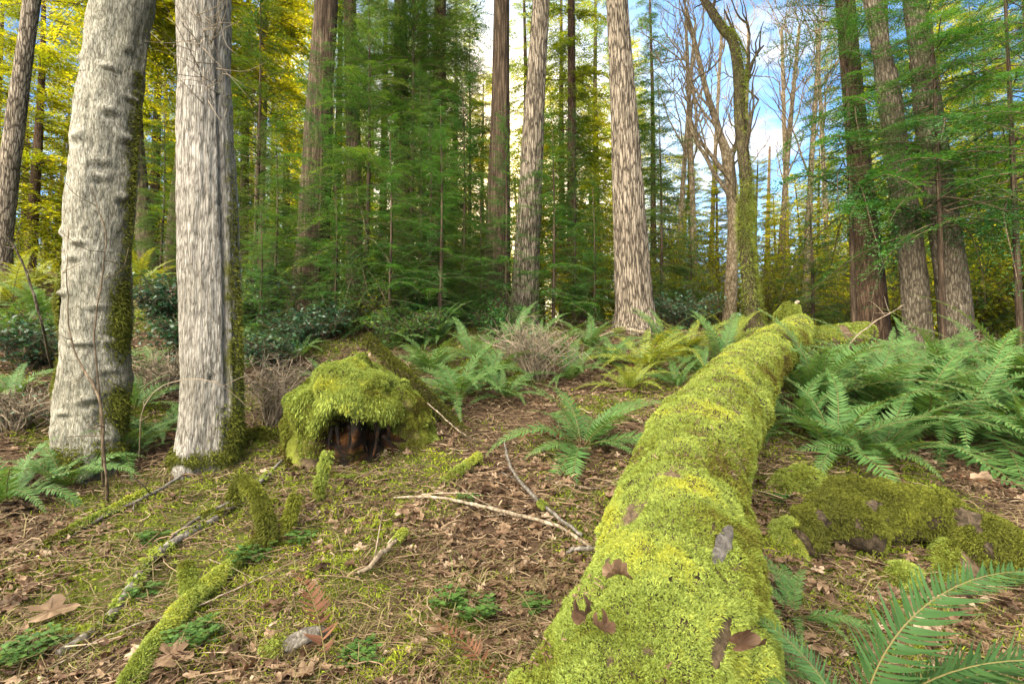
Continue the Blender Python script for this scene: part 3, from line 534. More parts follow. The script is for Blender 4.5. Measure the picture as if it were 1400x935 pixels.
# --- bare broadleaved trees against the open sky
def bare_tree(label, pix, d, barkm, seed, lv=3, nb=9, bl=2.2, top=9, mossv=.0, up=.9, name='bare_tree', rtop=.35, from_=.25):
    r = np.random.default_rng(seed); t, path, rr = build_tree(name, label, 'tree', pix, d, M[barkm], top, 14, furrow(.012, 5, 2, seed, .03, 3), rtop, (lambda th, s, v: np.full(len(th), mossv)), .35, 110)
    g = Geo()
    def br(p, dr, L, rad, lev):
        n = 7; pts = [p]; q = dr.copy()
        for i in range(n): q = nrm(q + r.normal(0, .17, 3) + np.array([0, 0, .10 * up])); pts.append(pts[-1] + q * L / n)
        v, qq, tt, _, _ = tube(np.array(pts), np.linspace(rad, rad * .35, n + 1), 5 if lev < 2 else 3, cap=False); g.add(v, qq, m=0, rnd=r.random(), moss=mossv * .8)
        if lev < lv:
            for i in range(r.integers(3, 6)):
                k = r.integers(2, n + 1); dd = nrm(q * .8 + r.normal(0, .55, 3) + np.array([0, 0, .35 * up])); br(pts[k], dd, L * r.uniform(.4, .7), max(rad * .5, .0045), lev + 1)
    for i in range(nb):
        k = int(len(path) * (from_ + (.97 - from_) * (i + r.random()) / nb)); a = r.uniform(0, 6.28); br(path[k], nrm(np.array([math.cos(a) * .8, math.sin(a) * .5, up])), bl * r.uniform(.6, 1.2) * (1.2 - .5 * k / len(path)), max(rr[k] * .42, .012), 1)
    link('crown', g.mesh('crown', [M[barkm]]), t); return t, path, rr
CM = bare_tree('crooked mossy maple with a kinked dark trunk against the blue sky', [(1036, 470, 22), (1026, 400, 19), (1018, 320, 18), (1020, 250, 17), (1012, 170, 16), (1010, 110, 16), (1003, 60, 14), (985, 35, 12), (968, 8, 10)], 9, 'mossy_bark', 3, 2, 8, 1.5, 7.6, .05, rtop=.7)
trunk_moss(CM[0], [(CM[1], CM[2], ring_at(CM[1], 2.1), .2, 1.4, 5, 3600), (CM[1], CM[2], ring_at(CM[1], 1.0), .4, 1.2, 9, 3000), (CM[1], CM[2], ring_at(CM[1], 4.6), .6, .9, 14, 2500)], 14, 'log_moss', (.03, .11))
bare_tree('forked bare trunk with a broken knob, left of the crooked maple', [(996, 440, 19), (1000, 380, 17), (1003, 300, 16), (996, 225, 17), (985, 185, 10), (965, 120, 8), (945, 40, 6)], 11, 'alder', 4, 3, 9, 2.2, 8)
for k, (px, d, wd, tp, lean, lab) in enumerate((
    (922, 14, 13, 11, 12, 'bare alder with many upright limbs, nearest to the pale fir trunk'), (952, 13, 14, 11, -6, 'bare alder leaning a little left in the sky gap'),
    (968, 17, 11, 12, 8, 'thin bare alder farther off in the left of the sky gap'), (1060, 13, 13, 10, 14, 'bare alder right of the crooked maple with spreading twigs'),
    (1078, 16, 12, 12, -4, 'sunlit bare alder farther off in the right of the sky gap'), (1098, 12, 14, 9, 10, 'bare alder behind the small spruce'), (1016, 19, 10, 12, 3, 'slender bare alder far off behind the crooked maple'),
    (1135, 15, 12, 11, -8, 'bare alder close behind the dark red brown trunk'))):
    bare_tree(lab, [(px, 430, wd * .8), (px + lean, 250, wd * .55), (px + lean * 2.2, 60, wd * .36)], d, 'alder', 40 + k, 3, 10, 2.0, tp, up=1.2, from_=.3)

# --- young hemlocks and other boughs low among the trunks
def young(label, px, d, key, sc, rz, ht=6, name='young_hemlock', group=None, bm='cedar_brown', z=0.):
    b = ground_at(px, d); t = thing(name, label, 'tree', b, group=group); H_ = ht * sc
    v, q, tt, th, s = tube(catmull([[0, 0, -.2], [.03, .02, H_ * .5], [0, 0, H_ * .93]], 24), np.linspace(.045 * sc, .004, 24), 8); link('trunk', Geo().add(v, q, tt).mesh('trunk', [M[bm]], True), t)
    add_crown(t, key, z, rz=rz, sc=sc); return t
for a in (
    ('dense young hemlock with boughs to the ground right of the broad cedar', 498, 7.6, 'young', .95, .4, 6),
    ('young hemlock filling the dark thicket below the two thin dark trunks', 585, 8.4, 'young', .72, 1.9, 6),
    ('tall shaded hemlock behind the thicket, left of the dark mossy cedar', 560, 11, 'young', 1.5, 2.7, 6),
    ('low feathery hemlock left of the broad cedar trunk', 372, 7.6, 'young', .5, 3.6, 6),
    ('small hemlock in front of the dark mossy cedar trunk', 655, 8.2, 'young', .42, 4.4, 6),
    ('small bright hemlock at the foot of the slim grey fir', 756, 8.4, 'young_thin', .72, 5.2, 5),
    ('young hemlock right behind the tall pale fir trunk', 905, 9.6, 'young', .8, 5.9, 6),
    ('little drooping hemlock between ferns and the crooked maple', 945, 9.5, 'young_thin', .5, .9, 5),
    ('tall shaded hemlock just left of the slim grey fir, farther back', 640, 12.5, 'young', 1.35, 1.1, 6),
    ('bright green hemlock reaching across the trunk at the left of the trio', 1168, 7.3, 'young_bright', .95, 2.2, 7),
    ('bright hemlock in front of the trio, boughs crossing the leaning trunk', 1290, 6.4, 'young_bright', .85, 3.3, 7),
    ('large hemlock in the upper right with layered boughs', 1395, 6.2, 'young_bright', .95, 4.0, 7),
    ('shaded hemlock behind the trunk at the right end of the trio', 1345, 11, 'young_bright', 1.2, .2, 7),
    ('feathery low hemlock right above the hollow stump', 530, 6.9, 'young_thin', .62, .3, 5),
    ('feathery low hemlock behind the fern at the right shoulder of the stump', 600, 7.2, 'young_thin', .72, 1.5, 5),
    ('small light green hemlock below the dark thicket, left side', 455, 7.0, 'young_thin', .45, 2.5, 5),
    ('light green hemlock boughs low between the dark mossy cedar and the slim grey fir', 690, 8.0, 'young_thin', .7, 3.1, 5),
    ('tiny hemlock left of the foot of the tall pale fir', 812, 8.4, 'young_thin', .5, 3.9, 5),
    ('light hemlock low beside the straight grey maple on its right', 352, 6.6, 'young_thin', .36, 4.9, 5),
    ('light green hemlock in the thicket, in front of the thin dark trunks', 572, 9.5, 'young_thin', .95, 5.5, 5),
    ('light green hemlock standing left of the dark mossy cedar trunk, farther back', 632, 10, 'young_thin', 1.0, .6, 5),
    ('light green hemlock in front of the broad cedar trunk', 432, 8.0, 'young_thin', .9, 2.1, 5),
    ('hemlock between the slim grey fir and the tall pale fir', 785, 10.5, 'young_thin', .9, 4.2, 5),
    ('shaded hemlock at the right edge of the view', 1460, 8.5, 'young', 1.4, 1.4, 6),
    ('hemlock sapling left of the straight grey maple, in the backlit gap', 215, 9.5, 'young', .6, 2.0, 6),
    ('hemlock crowding the gap right of the straight grey maple', 345, 9.8, 'young', 1.15, 5.0, 6)):
    young(*a)
young('small cone shaped spruce beside the upturned end of the mossy log', 1112, 9.3, 'spruce', .95, .7, 3, 'young_spruce')

# --- taller evergreens farther back
BACK = [
    (80, 26, 'gold', 1.15, 'golden evergreen farthest back, left of the pale leaning maple'), (175, 27, 'gold', 1.15, 'golden evergreen farthest back in the gap between the big maples, left one'), (245, 26, 'gold', 1.1, 'golden evergreen farthest back in the gap between the big maples, right one'),
    (325, 27, 'gold', 1.15, 'golden evergreen farthest back, just right of the straight grey maple'), (395, 26, 'gold', 1.15, 'golden evergreen farthest back, left of the broad cedar'), (470, 27, 'gold', 1.1, 'golden evergreen farthest back, right of the broad cedar'), (1400, 25, 'gold', 1.15, 'golden evergreen farthest back behind the right edge of the fern bank'), (1215, 26, 'gold', 1.1, 'golden evergreen farthest back between the leaning trunk and the dark red brown trunk'),
    (300, 22, 'gold', .75, 'golden evergreen glowing in the gap right of the straight grey maple, far back'), (415, 23, 'gold', .7, 'golden evergreen far behind the broad cedar trunk'), (500, 22, 'gold', .7, 'golden evergreen far behind the dark thicket, left part'), (560, 23, 'gold', .8, 'golden evergreen far behind the two thin dark trunks'),
    (660, 20, 'gold', .95, 'golden evergreen far behind the dark mossy cedar trunk'), (742, 19, 'gold', .95, 'golden evergreen far behind the slim grey fir'), (806, 19, 'gold', .9, 'golden evergreen behind the gap between the pale firs'), (1190, 22, 'gold', .8, 'golden evergreen far behind the dark red brown trunk'),
    (1250, 21, 'gold', .8, 'golden evergreen far behind the leaning trunk of the trio'), (1350, 21, 'gold', .85, 'golden evergreen far behind the right part of the fern bank'), (915, 21, 'gold', .6, 'golden bushy tree at the left border of the sky gap, far back'), (150, 21, 'gold', .9, 'golden evergreen far behind the pale leaning maple'),
    (1020, 22, 'gold', .42, 'small golden bush far off right below the sky gap'),  # px, depth, crown, scale, label
    (-90, 15, 'gold', 1.1, 'golden backlit evergreen beyond the left edge trunk'), (35, 14, 'gold', .95, 'golden backlit evergreen between the edge trunk and the pale leaning maple'),
    (-20, 20, 'cedar', 1.1, 'tall cedar farther back at the left edge'), (110, 17, 'cedar', 1.0, 'cedar directly behind the pale leaning maple'), (205, 16, 'gold', 1.15, 'golden backlit evergreen between the two big maples'),
    (262, 20, 'cedar', 1.0, 'tall cedar behind the straight grey maple'), (330, 15, 'cedar_thin', 1.0, 'open drooping cedar right of the straight grey maple'), (390, 19, 'cedar', 1.1, 'tall cedar behind the broad cedar trunk, left side'),
    (455, 15, 'cedar_thin', 1.0, 'drooping cedar behind the broad cedar trunk, right side'), (520, 18, 'cedar', 1.15, 'tall cedar behind the thin dark trunk on the left'), (580, 16, 'fir_far', .95, 'dark fir between the two thin dark trunks'),
    (622, 21, 'cedar', 1.1, 'open cedar left of the dark mossy cedar trunk, with sun behind'), (715, 17, 'cedar_thin', 1.0, 'open cedar behind the slim grey fir'), (770, 16, 'cedar', .9, 'sunlit cedar behind the very thin reddish trunk'),
    (820, 19, 'cedar', 1.1, 'tall cedar left of the tall pale fir trunk'), (893, 15, 'fir_far', .72, 'dark fir right of the tall pale fir trunk, beside the sky'), (862, 22, 'gold', 1.2, 'golden evergreen far behind the tall pale fir'),
    (1042, 13, 'gold', .42, 'low golden bush low in the sky gap, right of the crooked maple'), (985, 14, 'gold', .45, 'low golden bush in the sky gap, left of the crooked maple'), (1092, 14, 'gold', .42, 'low golden bush behind the small spruce'),
    (945, 16, 'gold', .6, 'golden bushy tree low at the left side of the sky gap'), (1128, 17, 'gold', .62, 'golden bushy tree low at the right side of the sky gap'), (1062, 18, 'gold', .5, 'golden bush farthest back in the sky gap'),
    (1165, 17, 'cedar', 1.0, 'cedar behind the dark red brown trunk'), (1230, 15, 'fir_far', .9, 'dark fir between the trunks of the trio'), (1300, 18, 'gold', 1.2, 'golden evergreen behind the right end of the trio'),
    (1360, 13, 'gold', .8, 'golden backlit shrubby tree low behind the fern bank'), (1420, 16, 'cedar', 1.0, 'cedar behind the right edge of the fern bank'), (1500, 19, 'fir_far', 1.1, 'tall dark fir past the right edge of the fern bank')]
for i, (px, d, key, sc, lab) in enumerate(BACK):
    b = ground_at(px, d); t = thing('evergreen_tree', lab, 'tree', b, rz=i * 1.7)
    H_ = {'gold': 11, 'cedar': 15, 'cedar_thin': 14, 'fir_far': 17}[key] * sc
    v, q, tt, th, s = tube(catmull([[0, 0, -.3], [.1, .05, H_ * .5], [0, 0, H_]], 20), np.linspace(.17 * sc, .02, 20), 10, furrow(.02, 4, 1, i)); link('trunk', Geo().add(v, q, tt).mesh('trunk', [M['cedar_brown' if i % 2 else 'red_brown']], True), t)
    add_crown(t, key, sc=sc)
def far_woods():
    r = np.random.default_rng(66); g = Geo(); n = 5000; px = r.uniform(-500, 1900, n); d = r.uniform(33, 52, n); keep = ~(((px > 905) & (px < 1135))); hgt = np.where(keep, np.where(r.random(n) < .88, r.uniform(0, 9, n), r.uniform(0, 17, n)), r.uniform(-.2, 5.5, n))
    x = (px - 700) / 700 * d; z = H(x, d) + hgt; k = r.integers(0, 3, n)
    for j in range(3):
        m = k == j; a = r.uniform(0, 6.28, m.sum()); X = np.stack([np.cos(a), np.sin(a), r.normal(-.3, .25, m.sum())], -1); s = r.uniform(1.6, 3.2, m.sum())
        g.stamp(BLOW[j], rot_from(X, np.tile([0, 0, 1.], (m.sum(), 1))) * s[:, None, None], np.stack([x[m], d[m], z[m]], -1), np.clip(r.normal(.5, .2, m.sum()), 0, 1))
    for i in range(70):
        px_ = r.uniform(-450, 1850); dd = r.uniform(30, 48); b = ground_at(px_, dd); v, q, tt, _, _ = tube(np.array([b - [0, 0, .5], b + [0, 0, 8], b + [r.normal(0, .5), 0, 17.]]), [.28, .2, .08], 6); g.add(v, q, tt, m=1)
    o = link('far_woods', g.mesh('far_woods', [M['gold_leaf'], M['red_brown']])); tag(o, 'far wooded mass of evergreens behind all the trunks', 'woods', kind='stuff')
far_woods()
#@@PART3
# ------------------------------------------------------------------ the big mossy log
def build_log():
    pts = np.array([[-.62, .05, .22], [-.18, .6, .45], [.36, 1.3, .70], [.56, 1.75, .82], [.86, 2.4, 1.03], [1.22, 3.0, 1.18], [1.75, 3.8, 1.40], [2.45, 4.75, 1.60], [3.0, 5.5, 1.74], [3.50, 6.25, 1.93]])
    pts[:, 2] += .05
    rad = np.array([.25, .25, .25, .24, .23, .225, .215, .20, .19, .17]); n = 260; path = catmull(pts, n); rr = np.interp(np.linspace(0, 9, n), np.arange(10), rad)
    def disp(th, s, pos, D):
        o = .10 * (fbm(pos * 1.4, 3, 51) - .5) + .06 * (fbm(pos * 6, 3, 52) - .5) + .022 * (fbm(pos * 22, 2, 53) - .5)
        return o
    t = thing('mossy_log', 'long fallen log thickly covered in bright green moss, running uphill from the lower middle', 'log', tuple(pts[2])); b = np.array(t.location)
    v, q, tt, th, ss = tube(path - b, rr, 90, disp); bare = np.zeros(len(v))
    g = Geo().add(v, q, tt, moss=.12); link('log_body', g.mesh('log_body', [M['log_bark']], True), t)
    # bare patches where the moss has come off
    def first_hit(px, py):
        dd = np.arange(.7, 3, .004); q0 = CAM + dd[:, None] * (P(px, py, 1) - CAM); dm = np.linalg.norm(q0[:, None] - path[None, ::2], axis=2); k = dm.argmin(1); i = np.nonzero(dm.min(1) < rr[::2][k] + .012)[0][0]; return q0[i] - b
    holes = [(first_hit(988, 745), .10, .020), (first_hit(985, 880), .085, .018)]
    r = np.random.default_rng(8)
    def w(c, nn):
        cw = c + b; dist = np.linalg.norm(cw - CAM, axis=1); facing = np.einsum('ij,ij->i', nn, nrm(CAM - cw)); return (1 / np.clip(dist, 1, 9)**1.7) * (facing > -.35) * np.clip(nn[:, 2] + .75, .08, 1) * (cw[:, 1] > .2)
    K = 520000; p, nn = mesh_samples(v, q, K, r, w); keep = np.ones(K, bool)
    ax = np.array([.55, .8, .25]); ax /= np.linalg.norm(ax)
    for hp, la, lb in holes:
        dd = p - hp; al = dd @ ax; pr = np.linalg.norm(dd - al[:, None] * ax, axis=1); wob = .6 + .8 * fbm(p * 25, 2, 5); keep &= ((al / la)**2 + (pr / lb)**2) > wob
    p, nn = p[keep], nn[keep]; K = len(p); clump = fbm(p * 34, 2, 60); big = fbm(p * 5.5, 3, 61)
    ln = (.004 + .013 * clump) * r.uniform(.7, 1.3, K) * np.clip(1.15 - .3 * nn[:, 2], .8, 1.5); wd = r.uniform(.0022, .0042, K) * np.clip(np.linalg.norm(p + b - CAM, axis=1) / 1.8, 1, 2.5)
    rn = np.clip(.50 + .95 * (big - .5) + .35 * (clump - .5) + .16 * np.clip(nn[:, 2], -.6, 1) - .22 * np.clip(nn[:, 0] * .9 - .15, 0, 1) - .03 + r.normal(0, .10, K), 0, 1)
    V, qq, t3, rn = blades(p + nn * (.016 * (clump - .45) + np.maximum(.04 * (fbm(p * 11, 3, 63) - .33), -.004))[:, None], nn, ln, wd, .6, r, rn); link('moss', Geo().add(V, qq, t3, rnd=rn).mesh('moss', [M['log_moss']]), t)
    g = Geo(); p, nn = mesh_samples(v, q, 2600, r, lambda c, nn: w(c, nn) * np.clip(nn[:, 2] - .1, .02, 1) * (fbm(c * 4, 3, 66) > .5)); k = len(p); fl = (np.array([[-.5, -.22, 0], [.5, -.12, .12], [.4, .2, -.05], [-.4, .2, .12]]), np.array([[0, 1, 2, 3]]), np.zeros(1, int), np.zeros((0, 3), int), np.zeros(0, int), np.full(4, .5), np.zeros(4))
    a = r.normal(0, 1, (k, 3)); g.stamp(fl, rot_from(a, nn + r.normal(0, .3, (k, 3))) * (np.stack([r.uniform(.006, .03, k), r.uniform(.004, .010, k), r.uniform(.006, .02, k)], -1))[:, None, :], p + nn * r.uniform(.008, .03, k)[:, None], np.clip(r.normal(.4, .2, k), 0, 1)); o = link('debris', g.mesh('debris', [M['leaf_litter']]), t); tag(o, kind='stuff')
    # upturned root knob at the far end
    k0 = path[-6] - b; kp = catmull([k0 - [0, 0, .1], k0 + [-.06, .05, .08], k0 + [-.06, .02, .20], k0 + [-.02, 0, .29]], 26)
    v, q, tt, _, _ = tube(kp, np.interp(np.linspace(0, 1, 26), [0, .5, .85, 1], [.20, .15, .10, .06]), 30, lambda th, s, pos, D: .10 * (fbm(pos * 5, 3, 71) - .5)); g = Geo().add(v, q, tt, moss=.5); link('root_knob', g.mesh('root_knob', [M['log_bark']], True), t)
    p, nn = mesh_samples(v, q, 16000, r); V, qq, t3, rn = blades(p, nn, r.uniform(.012, .03, len(p)), r.uniform(.005, .01, len(p)), .5, r, np.clip(r.normal(.40, .15, len(p)), 0, 1)); link('moss', Geo().add(V, qq, t3, rnd=rn).mesh('moss', [M['log_moss']]), t)
    v, q, tt, _, _ = tube(catmull([kp[-1] - [0, 0, .06], kp[-1] + [.02, 0, .02], kp[-1] + [.06, .0, .03]], 6), [.05, .045, .02, .02, .02, .01], 8); link('wood_tip', Geo().add(v, q, tt).mesh('wood_tip', [M['white_wood']], True), t)
    # grey bare wood shown by the scars
    for hp, la, lb in holes[:1]:
        c = hp + nrm((CAM - b - hp)[None])[0] * 0; i = np.argmin(np.linalg.norm(path - b - c, axis=1)); out = nrm((c - (path[i] - b))[None])[0]; R_ = rr[i]
        sd = np.cross(ax, out); g = Geo(); nu, nv = 16, 8; U, Wv = np.meshgrid(np.linspace(-1, 1, nu), np.linspace(-1, 1, nv), indexing='ij'); sq = np.sqrt(np.clip(1.05 - U**2, 0, 1))
        pp = c + ax * (U * la)[..., None] + sd * (Wv * sq * lb * (.75 + .5 * fbm(np.stack([U.ravel() * 3, 0 * U.ravel(), 0 * U.ravel()], -1), 2, 12).reshape(U.shape)))[..., None] + out * (-.002 - .5 * (Wv * sq * lb)**2 / R_ + .010 * (fbm(np.stack([U.ravel() * 2, Wv.ravel() * 9, 0 * U.ravel()], -1), 2, 4).reshape(U.shape)))[..., None]
        ii = np.arange(nu - 1)[:, None] * nv; jj = np.arange(nv - 1)[None]; top = pp.reshape(-1, 3); nb = len(top); Qt = np.stack([ii + jj, ii + nv + jj, ii + nv + jj + 1, ii + jj + 1], -1).reshape(-1, 4)
        g.add(np.vstack([top, top - out * .05]), np.vstack([Qt, Qt[:, ::-1] + nb])); link('bare_scar', g.mesh('bare_scar', [M['scar_wood']], True), t)
    return path, rr
LOGP, LOGR = build_log()

def mossy_lump(name, label, cat, pts, rad, seed, mat='log_moss', bm='log_bark', k=14000, bl=(.012, .028), lump=.25, sides=26, n=40, mossy=.7, rbase=.45, group=None, topw=True, extra=None):
    """a short mossy log, limb or hump: wood body with a coat of moss blades"""
    pts = np.asarray(pts, float); b = pts[0].copy(); t = thing(name, label, cat, tuple(b), group=group); path = catmull(pts - b, n); rr = np.interp(np.linspace(0, len(rad) - 1, n), np.arange(len(rad)), rad); m = float(np.mean(rad))
    v, q, tt, _, _ = tube(path, rr, sides, lambda th, s, pos, D: lump * m * 2 * (fbm((pos + b) * (.55 / m), 5, seed) - .5)); link('wood', Geo().add(v, q, tt, moss=.10).mesh('wood', [M[bm]], True), t)
    r = np.random.default_rng(seed)
    p, nn = mesh_samples(v, q, k, r, (lambda c, nn: np.clip(nn[:, 2] + .55, .03, 1)) if topw else None); keep = fbm((p + b) * (.9 / m + 2), 3, seed + 1) < .22 + mossy * .5; p, nn = p[keep], nn[keep]; cl = fbm((p + b) * 26, 2, seed)
    big = fbm((p + b) * 4, 3, seed + 2); K = len(p); dist = np.linalg.norm(p + b - CAM, axis=1)
    V, qq, t3, rn = blades(p, nn, r.uniform(*bl, K) * (.4 + 1.2 * cl), r.uniform(.003, .006, K) * np.clip(dist / 2, .8, 2.5), .6, r, np.clip(rbase + .8 * (big - .5) + .3 * (cl - .5) + r.normal(0, .12, K), 0, 1)); link('moss', Geo().add(V, qq, t3, rnd=rn).mesh('moss', [M[mat]]), t); return t

# ------------------------------------------------------------------ the hollow stump
def build_stump():
    c = ground_at(496, 3.62); c[2] = h(c[0], c[1]) - .15; t = thing('mossy_stump', 'rotten hollow tree stump capped with bright moss, open black and orange inside', 'stump', tuple(c))
    nt, nz = 150, 110; th = np.linspace(-math.pi, math.pi, nt, endpoint=False); u = np.linspace(0, 1, nz); TH, U = np.meshgrid(th, u)   # th = 0 faces the camera
    prof_r = np.interp(U, [0, .15, .45, .62, .8, .92, 1], [.56, .54, .53, .49, .38, .21, .0]); prof_z = np.interp(U, [0, .15, .45, .62, .8, .92, 1], [-.05, .14, .42, .56, .68, .735, .75])
    d0 = np.stack([np.sin(TH), -np.cos(TH), 0 * TH], -1)
    sq = np.stack([d0[..., 0] * .97, d0[..., 1] * .85, d0[..., 2]], -1); V = sq * prof_r[..., None]; V[..., 2] = prof_z * (1 - .10 * np.sin(TH - .2)) + .14 * U * (fbm(np.stack([np.cos(TH.ravel()) * 1.4, np.sin(TH.ravel()) * 1.4, U.ravel() * 2], -1), 3, 85).reshape(TH.shape) - .5) ; V[..., 1] += .35 * np.clip(U - .4, 0, 1) * .5
    q = V.reshape(-1, 3); V = (q + d0.reshape(-1, 3) * (.34 * (fbm(q * 2.6 + 7, 4, 81) - .5) + .16 * (fbm(q * 8, 3, 82) - .5))[:, None]).reshape(V.shape)
    # cavity under the overhanging cap
    edge = .06 * (fbm(np.stack([TH.ravel() * 4, U.ravel() * 8, 0 * U.ravel()], -1), 3, 83).reshape(TH.shape) - .5)
    top = .45 + .05 * np.cos(TH * 3.1 + .4) - .16 * np.exp(-((TH + .45) / .22)**2) + edge * 1.6; lo = .07 + .12 * np.clip(-TH - .1, 0, 1) ; inside = np.clip((top - prof_z) / .05, 0, 1) * np.clip((prof_z - lo) / .05, 0, 1) * np.clip((1.2 + edge * 3 - TH) / .10, 0, 1) * np.clip((TH + .48 + edge * 3) / .12, 0, 1)
    pill = 1 - .75 * np.exp(-((TH - .16 - .25 * (prof_z - .3)) / .10)**2) * np.clip((prof_z - .22) / .1, 0, 1)
    depth = inside * pill * (.20 + .16 * fbm(np.stack([TH.ravel() * 3, U.ravel() * 5, 0 * U.ravel() + 3], -1), 3, 84).reshape(TH.shape)); V = V - sq * depth[..., None]
    lip = .035 * np.exp(-((prof_z - top - .06) / .07)**2) * np.exp(-((TH - .08) / 1.0)**4); V = V + sq * lip[..., None]
    v = V.reshape(-1, 3); i = np.arange(nz - 1)[:, None] * nt; j = np.arange(nt)[None]; j2 = (j + 1) % nt; Q = np.stack([i + j, i + j2, i + nt + j2, i + nt + j], -1).reshape(-1, 4)
    ins = (inside > .25).ravel(); fm = ins[Q].mean(1) > .5
    mossv = np.clip(.34 + .3 * (prof_z - .3) + .15 * np.sin(TH * 5), 0, .5).ravel() * ~ins + .18 * ins * (prof_z.ravel() < .2)
    link('shell', Geo().add(v, Q[~fm], moss=mossv).mesh('shell', [M['log_bark']], True), t)
    link('rotten_hollow', Geo().add(v, Q[fm], moss=np.where(prof_z.ravel() < .22, .34, 0) + .0).mesh('rotten_hollow', [M['rot']], True), t)
    r = np.random.default_rng(15)
    p, nn = mesh_samples(v, Q[~fm], 170000, r, lambda cc, nn: np.clip(nn[:, 2] * .6 + .65, .35, 1)); cl = fbm(p * 24, 2, 86); big = fbm(p * 6, 3, 87); K = len(p)
    keep = (fbm(p * 9, 3, 88) < .53 + .3 * np.clip((p[:, 2] - .2) / .4, -.1, 1)); p, nn, cl, big = p[keep], nn[keep], cl[keep], big[keep]; K = len(p); p = p + nn * (.05 * (fbm(p * 14, 2, 89) - .4))[:, None]
    hang = nrm(nn + np.array([0, 0, -.12]) * (nn[:, 2:3] < .6)); ln = (.004 + .020 * cl) * r.uniform(.6, 1.3, K)
    V2, qq, t3, rn = blades(p, hang, ln, r.uniform(.005, .009, K), .5, r, np.clip(.44 + .75 * np.clip(p[:, 2] - .50, -.3, .2) + .8 * (big - .5) + .35 * (cl - .5) + r.normal(0, .1, K), 0, 1)); link('moss', Geo().add(V2, qq, t3, rnd=rn).mesh('moss', [M['log_moss']]), t)
    # moss hanging over the lip, and roots of bark inside
    g = Geo(); K = 9000; a = r.uniform(-.8, .95, K); ztop = .45 + .05 * np.cos(a * 3.1 + .4) - .16 * np.exp(-((a + .45) / .22)**2); idx = (np.clip(((a + math.pi) / (2 * math.pi) * nt).astype(int), 0, nt - 1)); zz = np.interp(ztop + .03 + r.normal(0, .04, K), prof_z[:, 0], np.arange(nz)).astype(int)
    p = V[zz, idx] + r.normal(0, .012, (K, 3)); V2, qq, t3, rn = blades(p, nrm(np.stack([np.sin(a) * .5, -np.cos(a) * .5, -1 + 0 * a], -1)), r.uniform(.008, .026, K) * (.2 + 1.5 * fbm(np.stack([a * 9, 0 * a, 0 * a], -1), 2, 5)), r.uniform(.004, .008, K), .22, r, np.clip(r.normal(.55, .15, K), 0, 1))
    link('hanging_moss', Geo().add(V2, qq, t3, rnd=rn).mesh('hanging_moss', [M['log_moss']]), t)
    for k in range(11):
        a = r.uniform(-.65, .8); rad = .40; p0 = np.array([math.sin(a) * rad, -math.cos(a) * rad * .85, .36 + r.normal(0, .04)]); p1 = p0 + [r.normal(0, .06), r.uniform(.02, .12), -r.uniform(.12, .3)]; vv, q2, tt, _, _ = tube(catmull([p0, (p0 + p1) / 2 + r.normal(0, .02, 3), p1], 7), np.linspace(.014, .004, 7), 5); link('splinter', Geo().add(vv, q2, tt).mesh('splinter', [M['rot']]), t)
build_stump()
def gp(px, py, up=0.): p = G(px, py); return p + [0, 0, up]
# mossy pieces round the stump and the log
mossy_lump('mossy_log', 'thin mossy log leaning down to the right behind the hollow stump', 'log', [P(500, 462, 4.4), P(545, 505, 4.2), P(600, 560, 4.0), P(645, 606, 3.85)], [.05, .055, .05, .045], 91, mat='olive_moss', k=9000, sides=14, mossy=1.)
mossy_lump('mossy_log', 'short mossy log end lying behind the fern bank beside the long log', 'log', [P(1092, 470, 6.2), P(1130, 468, 6.2), P(1162, 462, 6.2), P(1184, 455, 6.3)], [.16, .20, .18, .13], 92, k=16000, bl=(.015, .03))
mossy_lump('rotten_log', 'low dark rotten log with patchy moss below the fern bank', 'log', [P(1085, 742, 2.25), P(1130, 712, 2.35), P(1200, 700, 2.45), P(1275, 712, 2.4), P(1345, 742, 2.25), P(1420, 780, 2.1)], [.07, .11, .13, .12, .10, .07], 93, mat='olive_moss', bm='dark_rot', k=110000, bl=(.005, .018), lump=1.1, sides=90, n=150, mossy=.86, rbase=.55)
mossy_lump('moss_mound', 'small bright moss hump between the long log and the rotten log', 'moss mound', [gp(1088, 765, -.06), gp(1080, 745, .02), gp(1092, 722, .0)], [.05, .07, .04], 94, k=14000, rbase=.6, mossy=.95, lump=.8)
mossy_lump('moss_mound', 'rounded yellowish moss hump beside the dark hollow under the rotten log', 'moss mound', [gp(1222, 806, -.05), gp(1232, 796, .01), gp(1250, 780, -.03)], [.04, .06, .04], 95, k=14000, rbase=.5, mossy=.95, lump=.8)
mossy_lump('moss_mound', 'olive moss hump above the rotten log, next to the long log', 'moss mound', [gp(1062, 676, -.06), gp(1082, 662, -.01), gp(1118, 650, -.04)], [.05, .08, .05], 96, k=18000, rbase=.42, mossy=.85, lump=.9)
mossy_lump('moss_mound', 'wide patchy moss hump at the lower end of the rotten log', 'moss mound', [gp(1270, 800, -.08), gp(1320, 775, .0), gp(1380, 770, -.02), gp(1430, 775, -.05)], [.07, .11, .11, .08], 97, k=30000, rbase=.45, mossy=.6, lump=.4)
mossy_lump('mossy_branch', 'thick mossy fallen branch slanting up from the lower left edge of the picture', 'branch', [gp(168, 960, .03), gp(205, 905, .03), gp(262, 838, .04), gp(318, 785, .04), gp(360, 742, .03)], [.026, .030, .030, .027, .02], 101, k=26000, sides=18, n=60, rbase=.45, mossy=1, bl=(.008, .02))
mossy_lump('mossy_branch', 'stubby moss covered side limb on the thick fallen branch', 'branch', [gp(262, 840, .03), gp(257, 822, .06), gp(253, 808, .10)], [.022, .02, .016], 102, k=5000, sides=12, rbase=.5, mossy=1)
